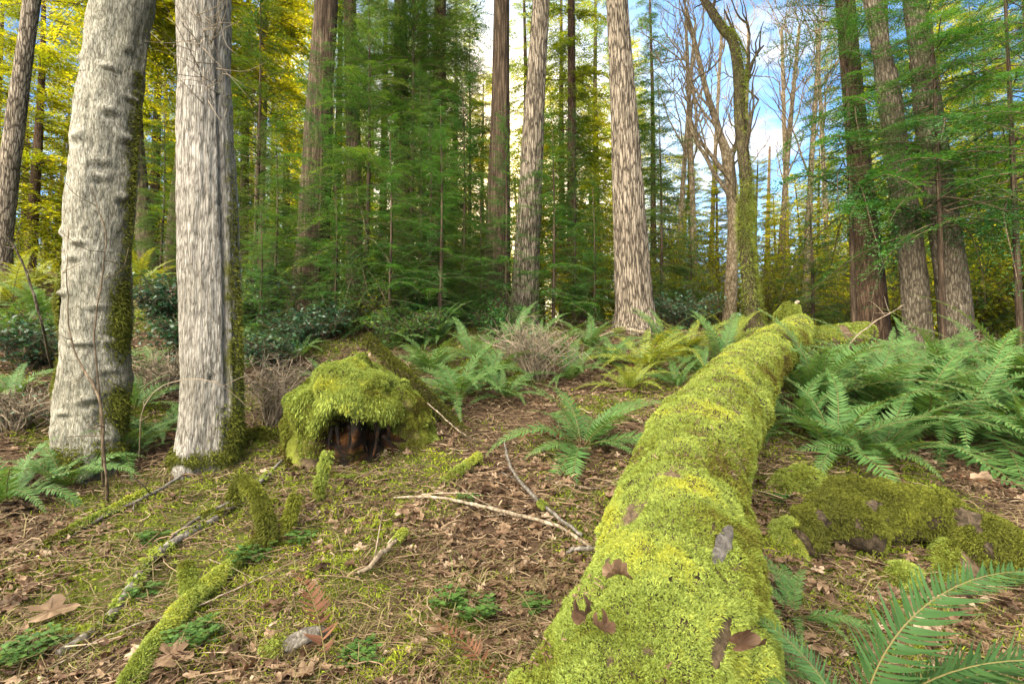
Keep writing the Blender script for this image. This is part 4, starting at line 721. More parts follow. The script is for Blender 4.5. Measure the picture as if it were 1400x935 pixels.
mossy_lump('mossy_branch', 'bent mossy root arching over leaves in front of the hollow stump', 'branch', [gp(368, 752, -.02), gp(364, 745, .08), gp(348, 725, .17), gp(328, 715, .20), gp(316, 722, .13)], [.028, .028, .026, .024, .02], 103, mat='olive_moss', k=14000, sides=14, rbase=.6, mossy=1)
mossy_lump('mossy_branch', 'upright mossy stick in front of the stump, left of its hollow', 'branch', [gp(434, 692, -.02), gp(437, 690, .10), gp(447, 690, .28)], [.018, .018, .015], 104, k=6000, sides=12, rbase=.45, mossy=1)
mossy_lump('mossy_branch', 'short mossy twig stub standing left of the upright stick', 'branch', [gp(392, 738, -.02), gp(396, 734, .08), gp(404, 728, .18)], [.022, .020, .014], 105, mat='olive_moss', k=5000, sides=12, rbase=.7, mossy=1)
mossy_lump('mossy_branch', 'mossy twig with a lichen tip lying right of the stump', 'branch', [gp(606, 668, .02), gp(628, 650, .03), gp(655, 633, .04)], [.018, .022, .02], 106, k=4500, sides=10, rbase=.45, mossy=.9)
mossy_lump('mossy_branch', 'yellow green mossy branch below the pale maple, running to the left edge', 'branch', [gp(60, 752, .02), gp(118, 722, .02), gp(160, 702, .03), gp(205, 680, .03)], [.010, .016, .018, .016], 107, k=6000, sides=10, rbase=.5, mossy=.8)
mossy_lump('mossy_branch', 'long slender mossy branch crossing the mossy ground under the two maples', 'branch', [gp(80, 905, .02), gp(150, 852, .02), gp(215, 770, .03), gp(300, 715, .03), gp(372, 655, .04)], [.016, .020, .018, .016, .013], 108, bm='grey_wood', k=9000, sides=10, n=60, rbase=.45, mossy=.35)
mossy_lump('mossy_root', 'mossy surface root spreading right from the straight grey maple', 'root', [gp(300, 640, .06), gp(325, 615, .05), gp(352, 600, .03), gp(395, 606, -.01)], [.06, .05, .04, .02], 109, mat='olive_moss', k=9000, sides=14, rbase=.5, mossy=.9)
def stick(label, pts, rad, mat, seed, side=0, moss=None, name='fallen_branch', cat='branch'):
    r = np.random.default_rng(seed); pts = np.asarray(pts, float); b = pts[0].copy(); t = thing(name, label, cat, tuple(b)); n = 40; path = catmull(pts - b, n) + np.cumsum(r.normal(0, .0022, (n, 3)), 0); rad = [q * .78 for q in rad]
    v, q, tt, _, _ = tube(path, np.interp(np.linspace(0, len(rad) - 1, n), np.arange(len(rad)), rad), 9, lambda th, s, pos, D: max(rad) * .8 * (fbm((pos + b) * 40, 2, seed) - .5)); g = Geo().add(v, q, tt)
    for i in range(side):
        k = r.integers(6, n - 3); L = r.uniform(.08, .28); d = nrm(r.normal(0, 1, 3) * [1, 1, .4] + [0, 0, .2]); c = catmull([path[k], path[k] + d * L * .5 + r.normal(0, .02, 3), path[k] + d * L], 6); v, q, tt, _, _ = tube(c, np.linspace(rad[0] * .4, .0015, 6), 4); g.add(v, q, tt)
    link('wood', g.mesh('wood', [M[mat]], True), t)
    if moss:
        a, e = moss; sub = path[int(a * n):int(e * n)]; v, q, tt, _, _ = tube(sub, np.full(len(sub), max(rad) * 1.05), 10, None); p, nn = mesh_samples(v, q, 2500, r); V, qq, t3, rn = blades(p, nn, r.uniform(.008, .018, len(p)), r.uniform(.003, .006, len(p)), .5, r, np.clip(r.normal(.55, .18, len(p)), 0, 1)); link('moss', Geo().add(V, qq, t3, rnd=rn).mesh('moss', [M['log_moss']]), t)
    return t
stick('long pale bare branch lying across the leaves towards the big log', [gp(538, 690, .03), gp(600, 694, .05), gp(680, 712, .05), gp(760, 732, .05), gp(806, 752, .03)], [.007, .010, .012, .012, .009], 'white_wood', 1, 5)
stick('grey stick with a mossy middle, sloping down to meet the pale branch', [gp(690, 612, .04), gp(702, 655, .05), gp(730, 690, .04), gp(760, 715, .03), gp(800, 745, .03)], [.009, .011, .013, .012, .010], 'grey_wood', 2, 3, (.62, .72))
stick('short broken whitish stick with moss at both ends', [gp(488, 798, .04), gp(515, 785, .06), gp(535, 768, .06), gp(556, 745, .06)], [.012, .016, .015, .012], 'white_wood', 3, 1, (.82, .98))
stick('thin straight dead pole sloping from the stump top down to the right', [P(585, 552, 3.7), P(630, 590, 3.5), gp(655, 610, .02)], [.007, .006, .004], 'white_wood', 4)
stick('long grey branch lying from the straight maple down to the left', [gp(255, 655, .03), gp(205, 685, .04), gp(140, 718, .04), gp(85, 748, .03)], [.012, .011, .010, .006], 'grey_wood', 5, 4)
stick('long thin grey branch running down from beside the stump', [gp(385, 640, .05), gp(330, 690, .04), gp(255, 735, .04), gp(180, 790, .02)], [.010, .011, .010, .006], 'grey_wood', 6, 4, (.5, .62))
stick('slender dark stick from the bent root towards the lower right', [gp(300, 790, .03), gp(380, 745, .04), gp(470, 700, .04), gp(540, 676, .03)], [.004, .006, .006, .004], 'twig', 7, 4)
stick('thin pale stem lying across the leaf litter near the lower left corner', [gp(60, 930, .02), gp(170, 880, .04), gp(300, 830, .04), gp(420, 770, .03)], [.003, .004, .004, .002], 'white_wood', 8, 2)
stick('broken grey stick in the leaves left of the big log, below the pale branch', [gp(775, 763, .02), gp(800, 762, .03), gp(838, 757, .03)], [.010, .012, .009], 'grey_wood', 9)
stick('pale stick lying flat just left of the big log below the fern', [gp(760, 668, .03), gp(800, 670, .03), gp(850, 663, .03)], [.005, .007, .006], 'white_wood', 10, 3)
stick('weathered pale branch below the tall fir, among sunlit ferns', [gp(818, 470, .08), gp(850, 462, .12), gp(880, 466, .1)], [.03, .04, .03], 'white_wood', 11, 3, (.3, .6))
stick('dead twiggy branch leaning by the dark red trunk behind the fern bank', [P(1165, 505, 5.6), P(1162, 470, 5.7), P(1195, 440, 5.9), P(1235, 415, 6)], [.012, .011, .008, .004], 'dead_twig', 12, 14)
stick('crooked stick arching out of the fern bank beside the log end', [P(1172, 570, 4.2), P(1166, 520, 4.4), P(1178, 480, 4.6), P(1205, 470, 4.8)], [.007, .007, .006, .003], 'dead_twig', 13, 4)
stick('dark stick leaning on the far end of the long log', [P(1040, 452, 5.2), P(1085, 468, 5.0), P(1118, 488, 4.9)], [.006, .008, .008], 'twig', 14, 2)
# slim bare saplings in front of the pale maple
stick('slim dark forked sapling standing in front of the pale leaning maple', [gp(150, 690, -.03), P(142, 630, 2.7), P(134, 545, 2.75), P(100, 480, 2.8), P(85, 390, 2.8), P(84, 310, 2.8)], [.009, .009, .008, .006, .004, .002], 'twig', 15, 7, name='bare_sapling', cat='sapling')
stick('slim upright sapling shoot rising before the pale maple trunk', [gp(140, 670, -.03), P(136, 560, 2.85), P(125, 450, 2.85), P(138, 330, 2.85), P(118, 250, 2.85)], [.008, .007, .006, .004, .002], 'twig', 16, 6, name='bare_sapling', cat='sapling')
stick('grey bent sapling at the far left, leaning away from the maple', [gp(72, 500, -.05), P(58, 440, 4.4), P(35, 360, 4.3), P(10, 320, 4.2), P(-20, 300, 4.2)], [.014, .013, .011, .009, .006], 'hemlock_bark', 17, 6, name='bare_sapling', cat='sapling')
stick('thin arching bramble cane passing in front of the straight maple', [gp(190, 640, 0), P(195, 560, 2.9), P(240, 520, 2.9), P(300, 525, 2.9), P(345, 560, 3.0)], [.004, .004, .003, .003, .002], 'dead_twig', 18, 3, name='bramble_cane', cat='bramble')

# ------------------------------------------------------------------ forest floor cover
def floor_points(n, r, y0=.75, y1=10, spread=1.25):
    """points on the floor, closer together near the viewer"""
    y = np.exp(r.uniform(math.log(y0), math.log(y1), n)); x = r.uniform(-1, 1, n) * (y * spread + .5); return x, y
def leaf_template(seed, n=20, curl=0.):
    """a lobed maple leaf, crumpled and curled, two rings of faces and a stalk"""
    r = np.random.default_rng(seed); a = np.linspace(-math.pi, math.pi, n, endpoint=False); rad = .34 + .30 * np.abs(np.cos(2.5 * a))**1.1 * (1 - .35 * np.abs(a) / math.pi) + r.normal(0, .035, n); rad[0] = .12
    x = np.concatenate([rad * np.cos(a) * 1.1, rad * .5 * np.cos(a), [0]]); y = np.concatenate([rad * np.sin(a), rad * .5 * np.sin(a), [0]])
    c1, c2 = r.normal(0, .8, 2); z = c1 * x * x + c2 * y * y + .3 * np.abs(y) * r.normal(0, 1) + np.concatenate([r.normal(0, .07, n), r.normal(0, .05, n), [0]])
    if curl: z = z * .4 + curl * .22 * (1 - np.cos(y * 4.2)); y = np.sin(y * 4.2) / 4.2
    V = np.stack([x, y, z], -1); k = np.arange(n); k2 = (k + 1) % n
    st = np.array([[-.12, .012, 0], [-.12, -.012, 0], [-.6, -.008, .08 + r.normal(0, .1)], [-.6, .008, .1]]); A = np.concatenate([.56 + r.normal(0, .10, n), .47 + r.normal(0, .07, n), [.40], [.5] * 4])
    Q = np.vstack([np.stack([k, k2, n + k2, n + k], -1), [[2 * n + 1, 2 * n + 2, 2 * n + 3, 2 * n + 4]]]); T = np.stack([np.full(n, 2 * n), n + k, n + k2], -1)
    return np.vstack([V, st]), Q, np.zeros(len(Q), int), T, np.zeros(n, int), A, np.zeros(2 * n + 5)
LEAVES = [leaf_template(s, curl=(s % 3) * .6) for s in range(9)]
CURLED = [leaf_template(30 + s, 36, 1.6) for s in range(8)]
def mats_on(x, y, r, tilt):
    n = len(x); z = nrm(hn(x, y) + r.normal(0, tilt, (n, 3))); a = r.uniform(0, 6.28, n); return rot_from(np.stack([np.cos(a), np.sin(a), 0 * a], -1) - 0, z)
def build_floor():
    r = np.random.default_rng(200)
    g = Geo(); n = 36000; x, y = floor_points(n, r); mk = mossmask(x, y); dens = fbm(xy0(x, y, 1.9), 3, 77) + .10 * np.exp(-((x - .1) / .9)**2 - ((y - 2.) / 1.2)**2); keep = (dens - .20 * mk - .035 * np.clip(y - 2.5, 0, 4) > .40 + .25 * (r.random(n) - .5)); x, y = x[keep], y[keep]; n = len(x)
    m = mats_on(x, y, r, .38); s = r.uniform(.018, .064, n) * np.clip(.9 + .03 * y, .8, 1.1); k = r.integers(0, 9, n); loc = np.stack([x, y, H(x, y) + r.uniform(.004, .03, n)], -1); rn = np.clip(r.normal(.46, .27, n), 0, 1)
    for j in range(9): q = k == j; g.stamp(LEAVES[j], m[q] * s[q][:, None, None], loc[q], rn[q])
    o = link('leaf_litter', g.mesh('leaf_litter', [M['leaf_litter']])); tag(o, 'fallen brown maple leaves strewn over the forest floor', 'leaves', kind='stuff')
    g = Geo(); st = []
    for i in range(10):
        c = catmull([[-.5, 0, 0], [-.15, r.normal(0, .06), r.normal(0, .04)], [.2, r.normal(0, .06), r.normal(0, .05)], [.5, r.normal(0, .05), 0]], 6); v, q, tt, _, _ = tube(c, np.linspace(.012, .006, 6), 3, cap=False); st.append((v, q, np.zeros(len(q), int), np.zeros((0, 3), int), np.zeros(0, int), np.full(len(v), .5), np.zeros(len(v))))
    n = 38000; x, y = floor_points(n, r); m = mats_on(x, y, r, .16); L = np.exp(r.normal(-2.35, .65, n)); L = np.clip(L, .025, .55); k = r.integers(0, 10, n); loc = np.stack([x, y, H(x, y) + r.uniform(.002, .03, n)], -1); rn = np.clip(r.normal(.40, .22, n), 0, 1); th = np.clip(r.uniform(.4, 1.3, n) * .0024 / .009, .15, .7) * np.clip(y / 2.5, .8, 2)
    sc = np.stack([L, th, th], -1)
    for j in range(10): q = k == j; g.stamp(st[j], m[q] * sc[q][:, None, :], loc[q], rn[q])
    # small flakes of bark, needles and broken leaf bits
    n = 60000; x, y = floor_points(n, r); m = mats_on(x, y, r, .3); s = r.uniform(.006, .022, n) * np.clip(y / 2.5, .8, 2.5); loc = np.stack([x, y, H(x, y) + r.uniform(.001, .014, n)], -1)
    fl = (np.array([[-.5, -.25, 0], [.5, -.15, .1], [.4, .25, 0], [-.4, .2, .15]]), np.array([[0, 1, 2, 3]]), np.zeros(1, int), np.zeros((0, 3), int), np.zeros(0, int), np.full(4, .5), np.zeros(4)); g.stamp(fl, m * s[:, None, None], loc, np.clip(r.normal(.38, .22, n), 0, 1))
    o = link('twig_litter', g.mesh('twig_litter', [M['twig_litter']])); tag(o, 'small dead twigs and bark flakes littering the forest floor', 'twigs', kind='stuff')
    n = 620000; x, y = floor_points(n, r, .75, 9); mk = mossmask(x, y) * np.clip(fbm(xy0(x, y, 7), 3, 33) * 2.2 - .45, 0, 1); keep = r.random(n) < mk; x, y = x[keep], y[keep]; n = len(x); cl = fbm(xy0(x, y, 13), 2, 34)
    V, qq, t3, rn = blades(np.stack([x, y, H(x, y) + .022 * cl], -1), hn(x, y), r.uniform(.010, .030, n) * (.5 + cl), r.uniform(.003, .006, n) * np.clip(y / 2, .9, 3), .7, r, np.clip(.50 + .9 * (fbm(xy0(x, y, 2.2), 3, 36) - .5) + .3 * (cl - .5) + r.normal(0, .12, n), 0, 1))
    o = link('ground_moss', Geo().add(V, qq, t3, rnd=rn).mesh('ground_moss', [M['ground_moss']])); tag(o, 'patches of green and yellow moss on the forest floor', 'moss', kind='stuff')
    # thin dry and green grass blades
    n = 20000; x, y = floor_points(n, r, .8, 9); keep = fbm(xy0(x, y, 1.6), 3, 44) > .49; x, y = x[keep], y[keep]; n = len(x); L = r.uniform(.05, .22, n); a = r.uniform(0, 6.28, n); d = np.stack([np.cos(a), np.sin(a), r.uniform(.1, 1., n)], -1); d = nrm(d); p0 = np.stack([x, y, H(x, y)], -1); sd = np.stack([-np.sin(a), np.cos(a), 0 * a], -1) * (.0016 * np.clip(y / 2, .8, 2.2))[:, None]
    p1 = p0 + d * (L * .55)[:, None]; p2 = p0 + (d * [1.5, 1.5, .55]) * L[:, None]; V = np.stack([p0 - sd, p0 + sd, p1 + sd, p1 - sd, p2 + sd * .3, p2 - sd * .3], 1).reshape(-1, 3); b = np.arange(n)[:, None] * 6
    o = link('dry_grass', Geo().add(V, np.vstack([b + np.array([0, 1, 2, 3]), b + np.array([3, 2, 4, 5])]), rnd=np.repeat(np.clip(r.normal(.5, .28, n), 0, 1), 6)).mesh('dry_grass', [M['dry_grass']])); tag(o, 'thin dry grass blades and stems on the forest floor', 'grass', kind='stuff')
build_floor()

# ------------------------------------------------------------------ sword ferns
def on_log(px, py, d): return P(px, py, d)
FERNS = [ # px, py, size, n, kind, dead, label
    (795, 612, .62, 14, 'green', 1, 'large fern in the open just left of the long log, fronds hanging over leaves'),
    (628, 545, .60, 13, 'green', 1, 'fern at the right shoulder of the stump, behind the thin leaning log'), (590, 512, .66, 12, 'green', 0, 'dark fern just behind the hollow stump'),
    (672, 520, .6, 12, 'green', 1, 'fern in shade between the stump and the bramble tangle'), (700, 478, .6, 11, 'green', 0, 'shaded fern below the slim grey fir'),
    (752, 492, .6, 12, 'green', 0, 'fern amid the bare bramble tangle'), (805, 478, .6, 12, 'green', 0, 'fern left of the foot of the tall pale fir'),
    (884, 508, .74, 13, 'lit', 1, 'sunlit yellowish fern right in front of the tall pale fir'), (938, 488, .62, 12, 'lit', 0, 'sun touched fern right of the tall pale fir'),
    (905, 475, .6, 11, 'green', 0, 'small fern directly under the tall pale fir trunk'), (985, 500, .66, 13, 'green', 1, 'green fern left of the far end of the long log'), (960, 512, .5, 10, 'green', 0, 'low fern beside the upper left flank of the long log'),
    (1112, 560, .85, 15, 'green', 1, 'tall fern with upright fronds against the right flank of the long log'), (1172, 575, .8, 14, 'green', 1, 'spreading fern next to the tall fern, in the fern bank'),
    (1235, 545, .85, 14, 'green', 0, 'upright fern at the back of the fern bank below the trio of trunks'), (1290, 560, .8, 13, 'green', 1, 'fern in the middle of the fern bank, back row'),
    (1255, 600, .8, 15, 'green', 1, 'wide fern at the front of the fern bank above the rotten log'), (1335, 590, .85, 14, 'green', 2, 'fern with browned fronds in the right part of the fern bank'),
    (1385, 545, .95, 14, 'green', 0, 'tall fern at the right edge with fronds rising high'), (1400, 625, .8, 13, 'green', 1, 'low fern at the right edge, front row of the fern bank'),
    (1140, 622, .62, 12, 'green', 1, 'small fern in front of the tall fern beside the long log'), (1195, 635, .55, 12, 'green', 1, 'low fern just above the dark rotten log'), (1345, 520, .8, 12, 'green', 0, 'fern behind the bank near the right end trunk'),
    (1190, 520, .7, 11, 'green', 0, 'fern at the foot of the dark red brown trunk'), (1445, 570, .9, 12, 'green', 0, 'fern partly cut by the right edge of the view'),
    (600, 470, .6, 11, 'green', 0, 'fern half under the dark thicket behind the hollow stump'), (645, 490, .55, 11, 'green', 0, 'fern between the dark fern behind the stump and the shaded fern below the fir'),
    (735, 470, .55, 10, 'green', 0, 'fern just above the bare bramble tangle'), (780, 520, .5, 11, 'green', 0, 'fern in front of the right edge of the bramble tangle'), (835, 500, .55, 12, 'green', 0, 'green fern left of the sunlit yellowish fern'),
    (690, 545, .45, 10, 'green', 1, 'low fern in front of the left edge of the bramble tangle'), (860, 535, .45, 10, 'lit', 0, 'pale low fern below the sunlit yellowish fern'), (1000, 470, .6, 11, 'lit', 0, 'sunlit fern at the foot of the crooked maple'),
    (925, 530, .42, 10, 'green', 0, 'low fern above the left flank of the long log, in the open'), (540, 478, .5, 10, 'green', 0, 'small fern behind the top of the hollow stump'),
    (1060, 480, .5, 10, 'lit', 0, 'pale fern left of the upturned log end'), (1215, 575, .75, 12, 'green', 0, 'fern with crossing fronds in the thick of the fern bank'), (1300, 610, .7, 12, 'green', 1, 'fern at the front edge of the bank, right of the wide fern'),
    (1095, 590, .5, 10, 'green', 0, 'low fern squeezed between the long log and the tall fern'), (120, 470, .55, 10, 'green', 0, 'fern showing past the left edge of the pale maple'), (318, 478, .5, 10, 'green', 0, 'fern peeping out on the right behind the straight grey maple, farther up'), (440, 520, .4, 10, 'green', 0, 'small fern touching the left shoulder of the stump'), (210, 510, .5, 11, 'green', 1, 'fern in the gap between the big maples, above the nearer one'), (150, 505, .5, 10, 'green', 0, 'fern behind the middle of the pale maple'), (20, 545, .45, 11, 'green', 1, 'fern in the dry twigs at the left edge'), (340, 505, .5, 10, 'green', 0, 'fern right behind the foot of the straight grey maple'), (410, 490, .5, 10, 'green', 0, 'dark fern left of the top of the hollow stump'),
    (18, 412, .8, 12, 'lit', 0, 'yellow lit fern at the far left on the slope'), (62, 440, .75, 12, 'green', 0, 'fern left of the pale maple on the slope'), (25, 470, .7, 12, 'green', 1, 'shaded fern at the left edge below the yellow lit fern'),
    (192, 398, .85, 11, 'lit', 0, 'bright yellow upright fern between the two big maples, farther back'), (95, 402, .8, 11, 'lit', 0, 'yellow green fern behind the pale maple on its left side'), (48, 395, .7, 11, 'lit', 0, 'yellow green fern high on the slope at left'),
    (10, 690, .50, 12, 'green', 1, 'dark fern at the left edge in front of the pale maple'), (95, 668, .42, 11, 'green', 1, 'small fern at the foot of the pale maple'), (172, 632, .45, 11, 'green', 0, 'bluish green fern at the right foot of the pale maple'),
    (218, 600, .45, 11, 'green', 1, 'fern in the gap between the two big maples'), (185, 560, .5, 11, 'green', 0, 'fern behind the right edge of the pale maple'), (360, 470, .6, 11, 'green', 0, 'fern right of the straight grey maple, in shade'),
    (1040, 600, .30, 9, 'green', 0, 'little fern tuft pressed against the right side of the long log'), (1085, 845, .26, 8, 'green', 1, 'little fern in the gap at the lower right of the long log'), (1030, 905, .26, 8, 'green', 1, 'short fern sprig growing over the lower right of the long log')]
for i, (px, py, sz, n, kind, dead, lab) in enumerate(FERNS):
    p = gp(px, py)
    fern(lab, p, sz * (1.45 if px > 1100 else 1.3 if 560 < px < 1000 else 1.25), int(n * 1.35), kind, dead, i)
# near fern at lower right, with large fronds over the ground
def near_fern():
    b = P(1172, 1015, 1.03); t = thing('sword_fern', 'largest nearest fern with long bending fronds in the lower right corner', 'fern', tuple(b))
    spec = [ # base tangent azimuth (deg from +X, counter-clockwise), length, e0, bend, pinna
        (2, .64, 80, 100, .165), (-20, .62, 50, 66, .15), (-40, .55, 40, 70, .14), (120, .34, 62, 70, .14), (165, .30, 50, 80, .13), (8, .50, 30, 40, .13), (-75, .45, 45, 80, .14), (-32, .6, 62, 88, .15), (-5, .45, 25, 45, .14)]
    for k, (az, L, e0, bd, pn) in enumerate(spec):
        me = frond(300 + k, L, e0, bd, 54, pn, .0135, 4, twist=.06 * (1 if k % 2 else -1), seedj=.07).mesh('frond', [M['fern_dark'], M['rachis']], True); o = link('frond', me, t); o.rotation_euler = (0, 0, R(az))
near_fern()
def dead_frond_at(label, pts, L, seed):
    """brown fallen frond lying from one point to another"""
    a, b = np.asarray(pts[0]), np.asarray(pts[1]); d = b - a; t = thing('dead_fern_frond', label, 'fern frond', tuple(a)); me = frond(seed, np.linalg.norm(d), 18, 40, 36, .10, .024, 2, dead=True, twist=.12).mesh('leaflets', [M['fern_dead'], M['rachis']])
    o = link('leaflets', me, t); o.rotation_euler = (0, -math.atan2(d[2], math.hypot(d[0], d[1])), math.atan2(d[1], d[0])); return t
dead_frond_at('purplish brown dead fern frond lying in the leaves below the broken white stick', (gp(447, 935, .02), gp(424, 785, .03)), .5, 401)
dead_frond_at('dark brown dead fern frond curling at the bottom edge of the view', (gp(690, 960, .02), gp(592, 868, .06)), .4, 402)
dead_frond_at('reddish dead frond lying under the bank ferns above the rotten log', (gp(1270, 660, .03), gp(1390, 690, .05)), .4, 403)

# ------------------------------------------------------------------ shrubs, brambles, small green plants, single leaves
SHR = [('dark green shrub just right of the straight grey maple trunk, farther back', (348, 455), .55, .7, 40, 2600, 'hemlock', .05), ('leafy green shrub between the straight grey maple and the top of the stump', (405, 478), .5, .5, 38, 2300, 'salal', .045), ('low green shrub behind the bramble tangle right of the straight grey maple', (365, 505), .4, .4, 32, 1500, 'salal', .045),
    ('green shrub in the shade behind the top of the stump, right side', (560, 475), .6, .55, 40, 2400, 'hemlock', .045), ('green shrub behind the left flank of the straight grey maple', (245, 490), .4, .5, 34, 1600, 'salal', .05), ('olive shrub on the slope left of the pale maple', (55, 475), .5, .45, 36, 1700, 'hemlock', .045),
    ('low green shrub below the two thin dark trunks', (610, 450), .7, .6, 42, 2600, 'hemlock_bright', .045), ('green shrub between the dark mossy cedar and the bramble tangle', (690, 460), .6, .55, 40, 2400, 'hemlock_bright', .045),
    ('blue green leafy shrub in the gap between the two big maples', (222, 455), .45, .75, 34, 1900, 'salal', .06), ('dark leafy shrub right of the straight grey maple', (372, 440), .5, .8, 34, 1900, 'salal', .055),
    ('low leafy shrub just behind the hollow stump on its left', (440, 462), .55, .5, 34, 1700, 'salal', .05), ('dense dark shrub below the dark thicket', (560, 452), .8, .8, 46, 3000, 'hemlock', .05),
    ('dark shrub at the foot of the dark mossy cedar', (660, 438), .8, .8, 46, 2800, 'hemlock', .05), ('wide dark shrub below the slim grey fir', (735, 432), .8, .75, 46, 2600, 'salal', .05), ('shrub left of the foot of the tall pale fir, in shade', (805, 438), .7, .7, 40, 2200, 'salal', .05),
    ('feathery olive shrub above the hollow stump', (510, 455), .55, .8, 40, 1500, 'cedar', .045), ('yellow lit shrub behind the trio of trunks', (1245, 455), .6, .9, 36, 1500, 'gold_leaf', .05), ('shrub behind the right part of the fern bank', (1375, 470), .9, 1.1, 44, 2400, 'gold_leaf', .06),
    ('low green shrub right of the tall pale fir among ferns', (935, 452), .8, .7, 40, 2300, 'salal', .05), ('sunlit low shrub by the foot of the crooked maple', (1010, 445), .6, .5, 34, 1300, 'gold_leaf', .045), ('dark low shrub on the left slope behind the pale maple', (40, 505), .45, .45, 34, 1300, 'salal', .05), ('green shrub behind the broad cedar foot', (415, 420), .9, 1., 44, 2600, 'hemlock', .05)]
for i, (lab, (px, py), rad, ht, ns, nl, lm, ls) in enumerate(SHR): shrub(lab, gp(px, py), rad, ht, ns, nl, lm, ls, 500 + i)
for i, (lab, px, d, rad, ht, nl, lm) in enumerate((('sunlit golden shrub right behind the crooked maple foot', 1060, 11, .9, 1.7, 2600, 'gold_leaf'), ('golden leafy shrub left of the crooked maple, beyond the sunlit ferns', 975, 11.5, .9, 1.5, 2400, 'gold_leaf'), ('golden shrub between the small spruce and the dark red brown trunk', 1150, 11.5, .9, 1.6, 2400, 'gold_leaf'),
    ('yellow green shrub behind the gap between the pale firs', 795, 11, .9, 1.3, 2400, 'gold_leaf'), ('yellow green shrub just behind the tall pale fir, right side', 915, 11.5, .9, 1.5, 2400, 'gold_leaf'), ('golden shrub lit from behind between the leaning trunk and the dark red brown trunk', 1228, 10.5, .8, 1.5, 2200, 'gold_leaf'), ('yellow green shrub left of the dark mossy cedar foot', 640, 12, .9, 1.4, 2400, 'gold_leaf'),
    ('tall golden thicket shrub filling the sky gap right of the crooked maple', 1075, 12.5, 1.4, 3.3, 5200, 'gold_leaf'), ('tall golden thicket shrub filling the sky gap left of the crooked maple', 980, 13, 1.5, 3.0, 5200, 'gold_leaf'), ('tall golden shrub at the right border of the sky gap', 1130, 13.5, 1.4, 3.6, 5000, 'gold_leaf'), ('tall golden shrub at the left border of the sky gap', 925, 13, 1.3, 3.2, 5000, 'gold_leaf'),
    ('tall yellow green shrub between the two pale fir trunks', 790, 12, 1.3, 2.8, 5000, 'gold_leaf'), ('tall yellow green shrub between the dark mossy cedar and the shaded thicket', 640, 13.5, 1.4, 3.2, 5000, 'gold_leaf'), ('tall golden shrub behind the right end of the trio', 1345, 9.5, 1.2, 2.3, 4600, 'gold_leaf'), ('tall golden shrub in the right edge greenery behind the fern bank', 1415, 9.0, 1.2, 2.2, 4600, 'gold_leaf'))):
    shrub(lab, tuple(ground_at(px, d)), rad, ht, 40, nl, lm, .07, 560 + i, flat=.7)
shrub('bare tangled bramble thicket in the middle between two ferns', gp(730, 520), .55, .65, 75, 260, 'salal', .03, 530, name='bramble_thicket', twigmat='dead_twig')
shrub('bare dry bramble tangle between the straight grey maple and the stump', gp(372, 580), .42, .55, 60, 140, 'olive_moss', .03, 531, name='bramble_thicket', twigmat='dead_twig')
shrub('low dry bramble tangle behind the two maples on the left slope', gp(225, 540), .5, .4, 60, 240, 'salal', .03, 532, name='bramble_thicket', twigmat='dead_twig')
shrub('dry twiggy tangle at the left edge beside the pale maple', gp(20, 590), .45, .35, 60, 220, 'salal', .03, 533, name='bramble_thicket', twigmat='dead_twig')
shrub('dry reddish twigs at the foot of the right end trunk', gp(1320, 490), .35, .45, 40, 200, 'leaf_litter', .05, 534, name='bramble_thicket', twigmat='dead_twig')
def herb(label, px, py, rad, n, seed):
    r = np.random.default_rng(seed); p = gp(px, py); t = thing('small_herb', label, 'plant', tuple(p)); g = Geo(); w = Geo()
    for i in range(n):
        a = r.uniform(0, 6.28); rr = rad * math.sqrt(r.random()); e = np.array([math.cos(a) * rr, math.sin(a) * rr, rad * r.uniform(.25, .8)]); v, q, tt, _, _ = tube(catmull([[e[0] * .4, e[1] * .4, -.01], e * [.8, .8, .6], e], 5), .0012, 3); w.add(v, q, tt)
        for k in range(3):
            b = a + k * 2.09; s = r.uniform(.014, .026); d = np.array([math.cos(b), math.sin(b), .12]); sd = np.array([-math.sin(b), math.cos(b), r.normal(0, .15)])
            V = np.array([e, e + d * s * .5 + sd * s * .42, e + d * s + sd * s * .30, e + d * s * .85, e + d * s - sd * s * .30, e + d * s * .5 - sd * s * .42]); g.add(V, None, [[0, 3, 1], [1, 3, 2], [0, 5, 3], [5, 4, 3]], rnd=np.clip(r.normal(.5, .22), 0, 1))
    link('foliage', g.mesh('foliage', [M['herb']]), t); link('stems', w.mesh('stems', [M['herb']]), t)
for i, a in enumerate((('green clover like herb beside the thick mossy branch', 268, 880, .09, 60), ('herb clump right of the purplish dead frond', 615, 830, .07, 40), ('herb clump left of the dark brown dead frond tip', 652, 848, .08, 50), ('herb clump at the lower left corner', 42, 905, .10, 60),
    ('green herb under the bent mossy root', 345, 770, .10, 60), ('herb beside the left flank of the big log, lower part', 735, 838, .06, 36), ('herb sprig in the moss below the straight maple', 210, 745, .07, 30), ('herb in the moss right of the bent root', 415, 745, .07, 34), ('small herb between the stump and the pale branch', 640, 690, .07, 30),
    ('herb near the bottom edge right of the purplish frond', 492, 912, .07, 34), ('herb by the right flank of the long log below the tall fern', 1062, 690, .06, 30), ('pale green herb in moss left of the thick mossy branch', 195, 818, .06, 30))): herb(*a, 600 + i)
def single_leaf(label, p, nor, size, rz, k, rn, group=None, bank=LEAVES):
    g = Geo(); x = np.array([math.cos(rz), math.sin(rz), 0]); g.stamp(bank[k % 8], rot_from([x], [nor]) * size, np.zeros((1, 3)), np.array([rn])); o = link('fallen_leaf', g.mesh('fallen_leaf', [M['leaf_litter']])); o.location = p; tag(o, label, 'leaf', group)
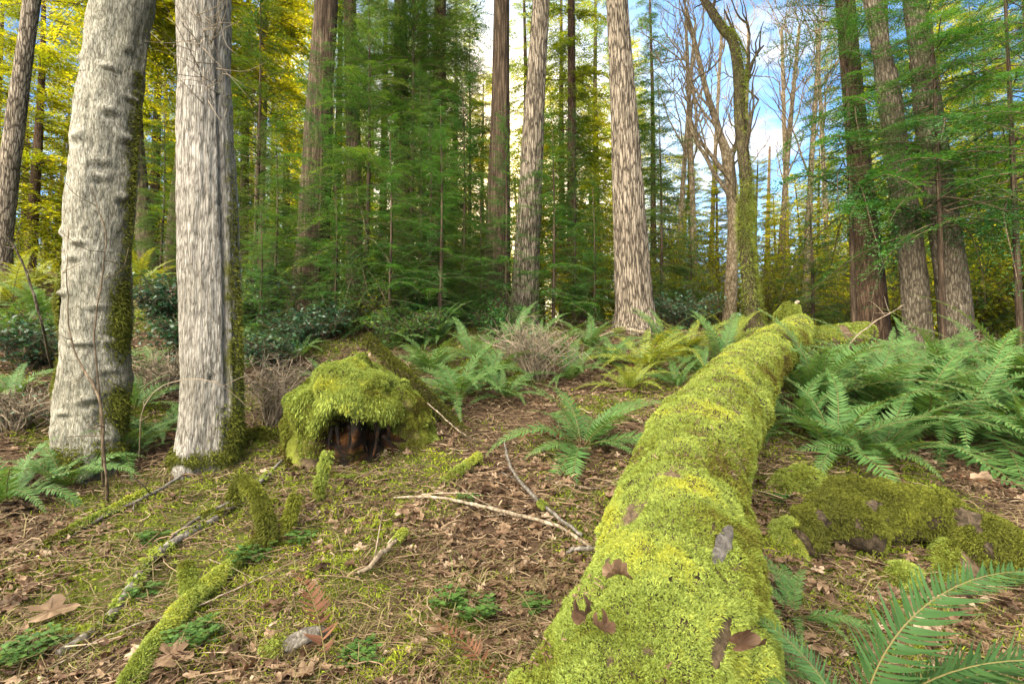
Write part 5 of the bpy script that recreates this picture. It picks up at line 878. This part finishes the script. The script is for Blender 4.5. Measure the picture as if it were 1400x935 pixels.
def top_of_log(px, py):
    d0 = np.arange(.8, 6, .01); pts = CAM + d0[:, None] * (P(px, py, 1) - CAM); dd = np.linalg.norm(pts[:, None] - LOGP[None, ::4], axis=2); k = dd.argmin(1); ins = np.nonzero(dd.min(1) < LOGR[::4][k] + .02)[0]
    i = ins[0] if len(ins) else 80; c = LOGP[::4][k[i]]; n = nrm((pts[i] - c)[None])[0]; return pts[i] + n * .03, n
for lab, px, py, s, rz, k, rn in (('curled brown leaf lying on the log moss, upper of three', 848, 800, .08, .2, 2, .4), ('dark brown folded leaf on the log moss, lower left of three', 806, 858, .085, 1.2, 4, .25), ('narrow shrivelled leaf on the log moss, lower right of three', 826, 880, .07, 2.0, 6, .2),
    ('brown leaf at the lower right end of the log moss', 1000, 885, .09, .4, 1, .3)):
    p, n = top_of_log(px, py); single_leaf(lab, p, n, s * .75, rz, k, rn, None, CURLED)
for lab, px, py, s, rz, k, rn in (('pale brown maple leaf on the rotten log in front of its dark gap', 1245, 735, .085, .6, 3, .62), ('large pale dry leaf lying at the right end of the rotten log', 1345, 698, .10, -.3, 5, .85), ('tan dry leaf in the hollow at the right of the big log', 1125, 815, .09, 1.1, 7, .7), ('large light brown leaf in the lower left corner area', 70, 850, .13, .7, 8, .6), ('broad brown leaf at the bottom edge below the thick mossy branch', 235, 920, .11, 0, 0, .55)):
    p = gp(px, py, .04 if px < 1150 else .16); single_leaf(lab, p, np.array([0, -.35, .9]), s, rz, k, rn)
def wood_chunk():
    b = gp(398, 898, .0); t = thing('wood_chunk', 'split pale chunk of dead wood with a mossy end in the leaves at the bottom', 'wood chunk', tuple(b)); r = np.random.default_rng(4)
    v, q, tt, _, _ = tube(catmull([[-.06, .0, .02], [0, .02, .035], [.07, .05, .05], [.12, .07, .03]], 22), np.interp(np.linspace(0, 1, 22), [0, .3, .7, 1], [.015, .04, .035, .008]), 14, lambda th, s, pos, D: .02 * (fbm(pos * 30, 2, 3) - .5) - .012 * np.abs(np.sin(th * 2))); link('wood', Geo().add(v, q, tt).mesh('wood', [M['grey_wood']]), t)
    p = r.normal(0, 1, (1800, 3)) * [.02, .02, .015] + [-.06, 0, .03]; V, qq, t3, rn = blades(p, nrm(r.normal(0, 1, (1800, 3)) + [0, 0, .6]), r.uniform(.008, .016, 1800), r.uniform(.003, .005, 1800), .4, r, np.clip(r.normal(.5, .2, 1800), 0, 1)); link('moss', Geo().add(V, qq, t3, rnd=rn).mesh('moss', [M['log_moss']]), t)
wood_chunk()
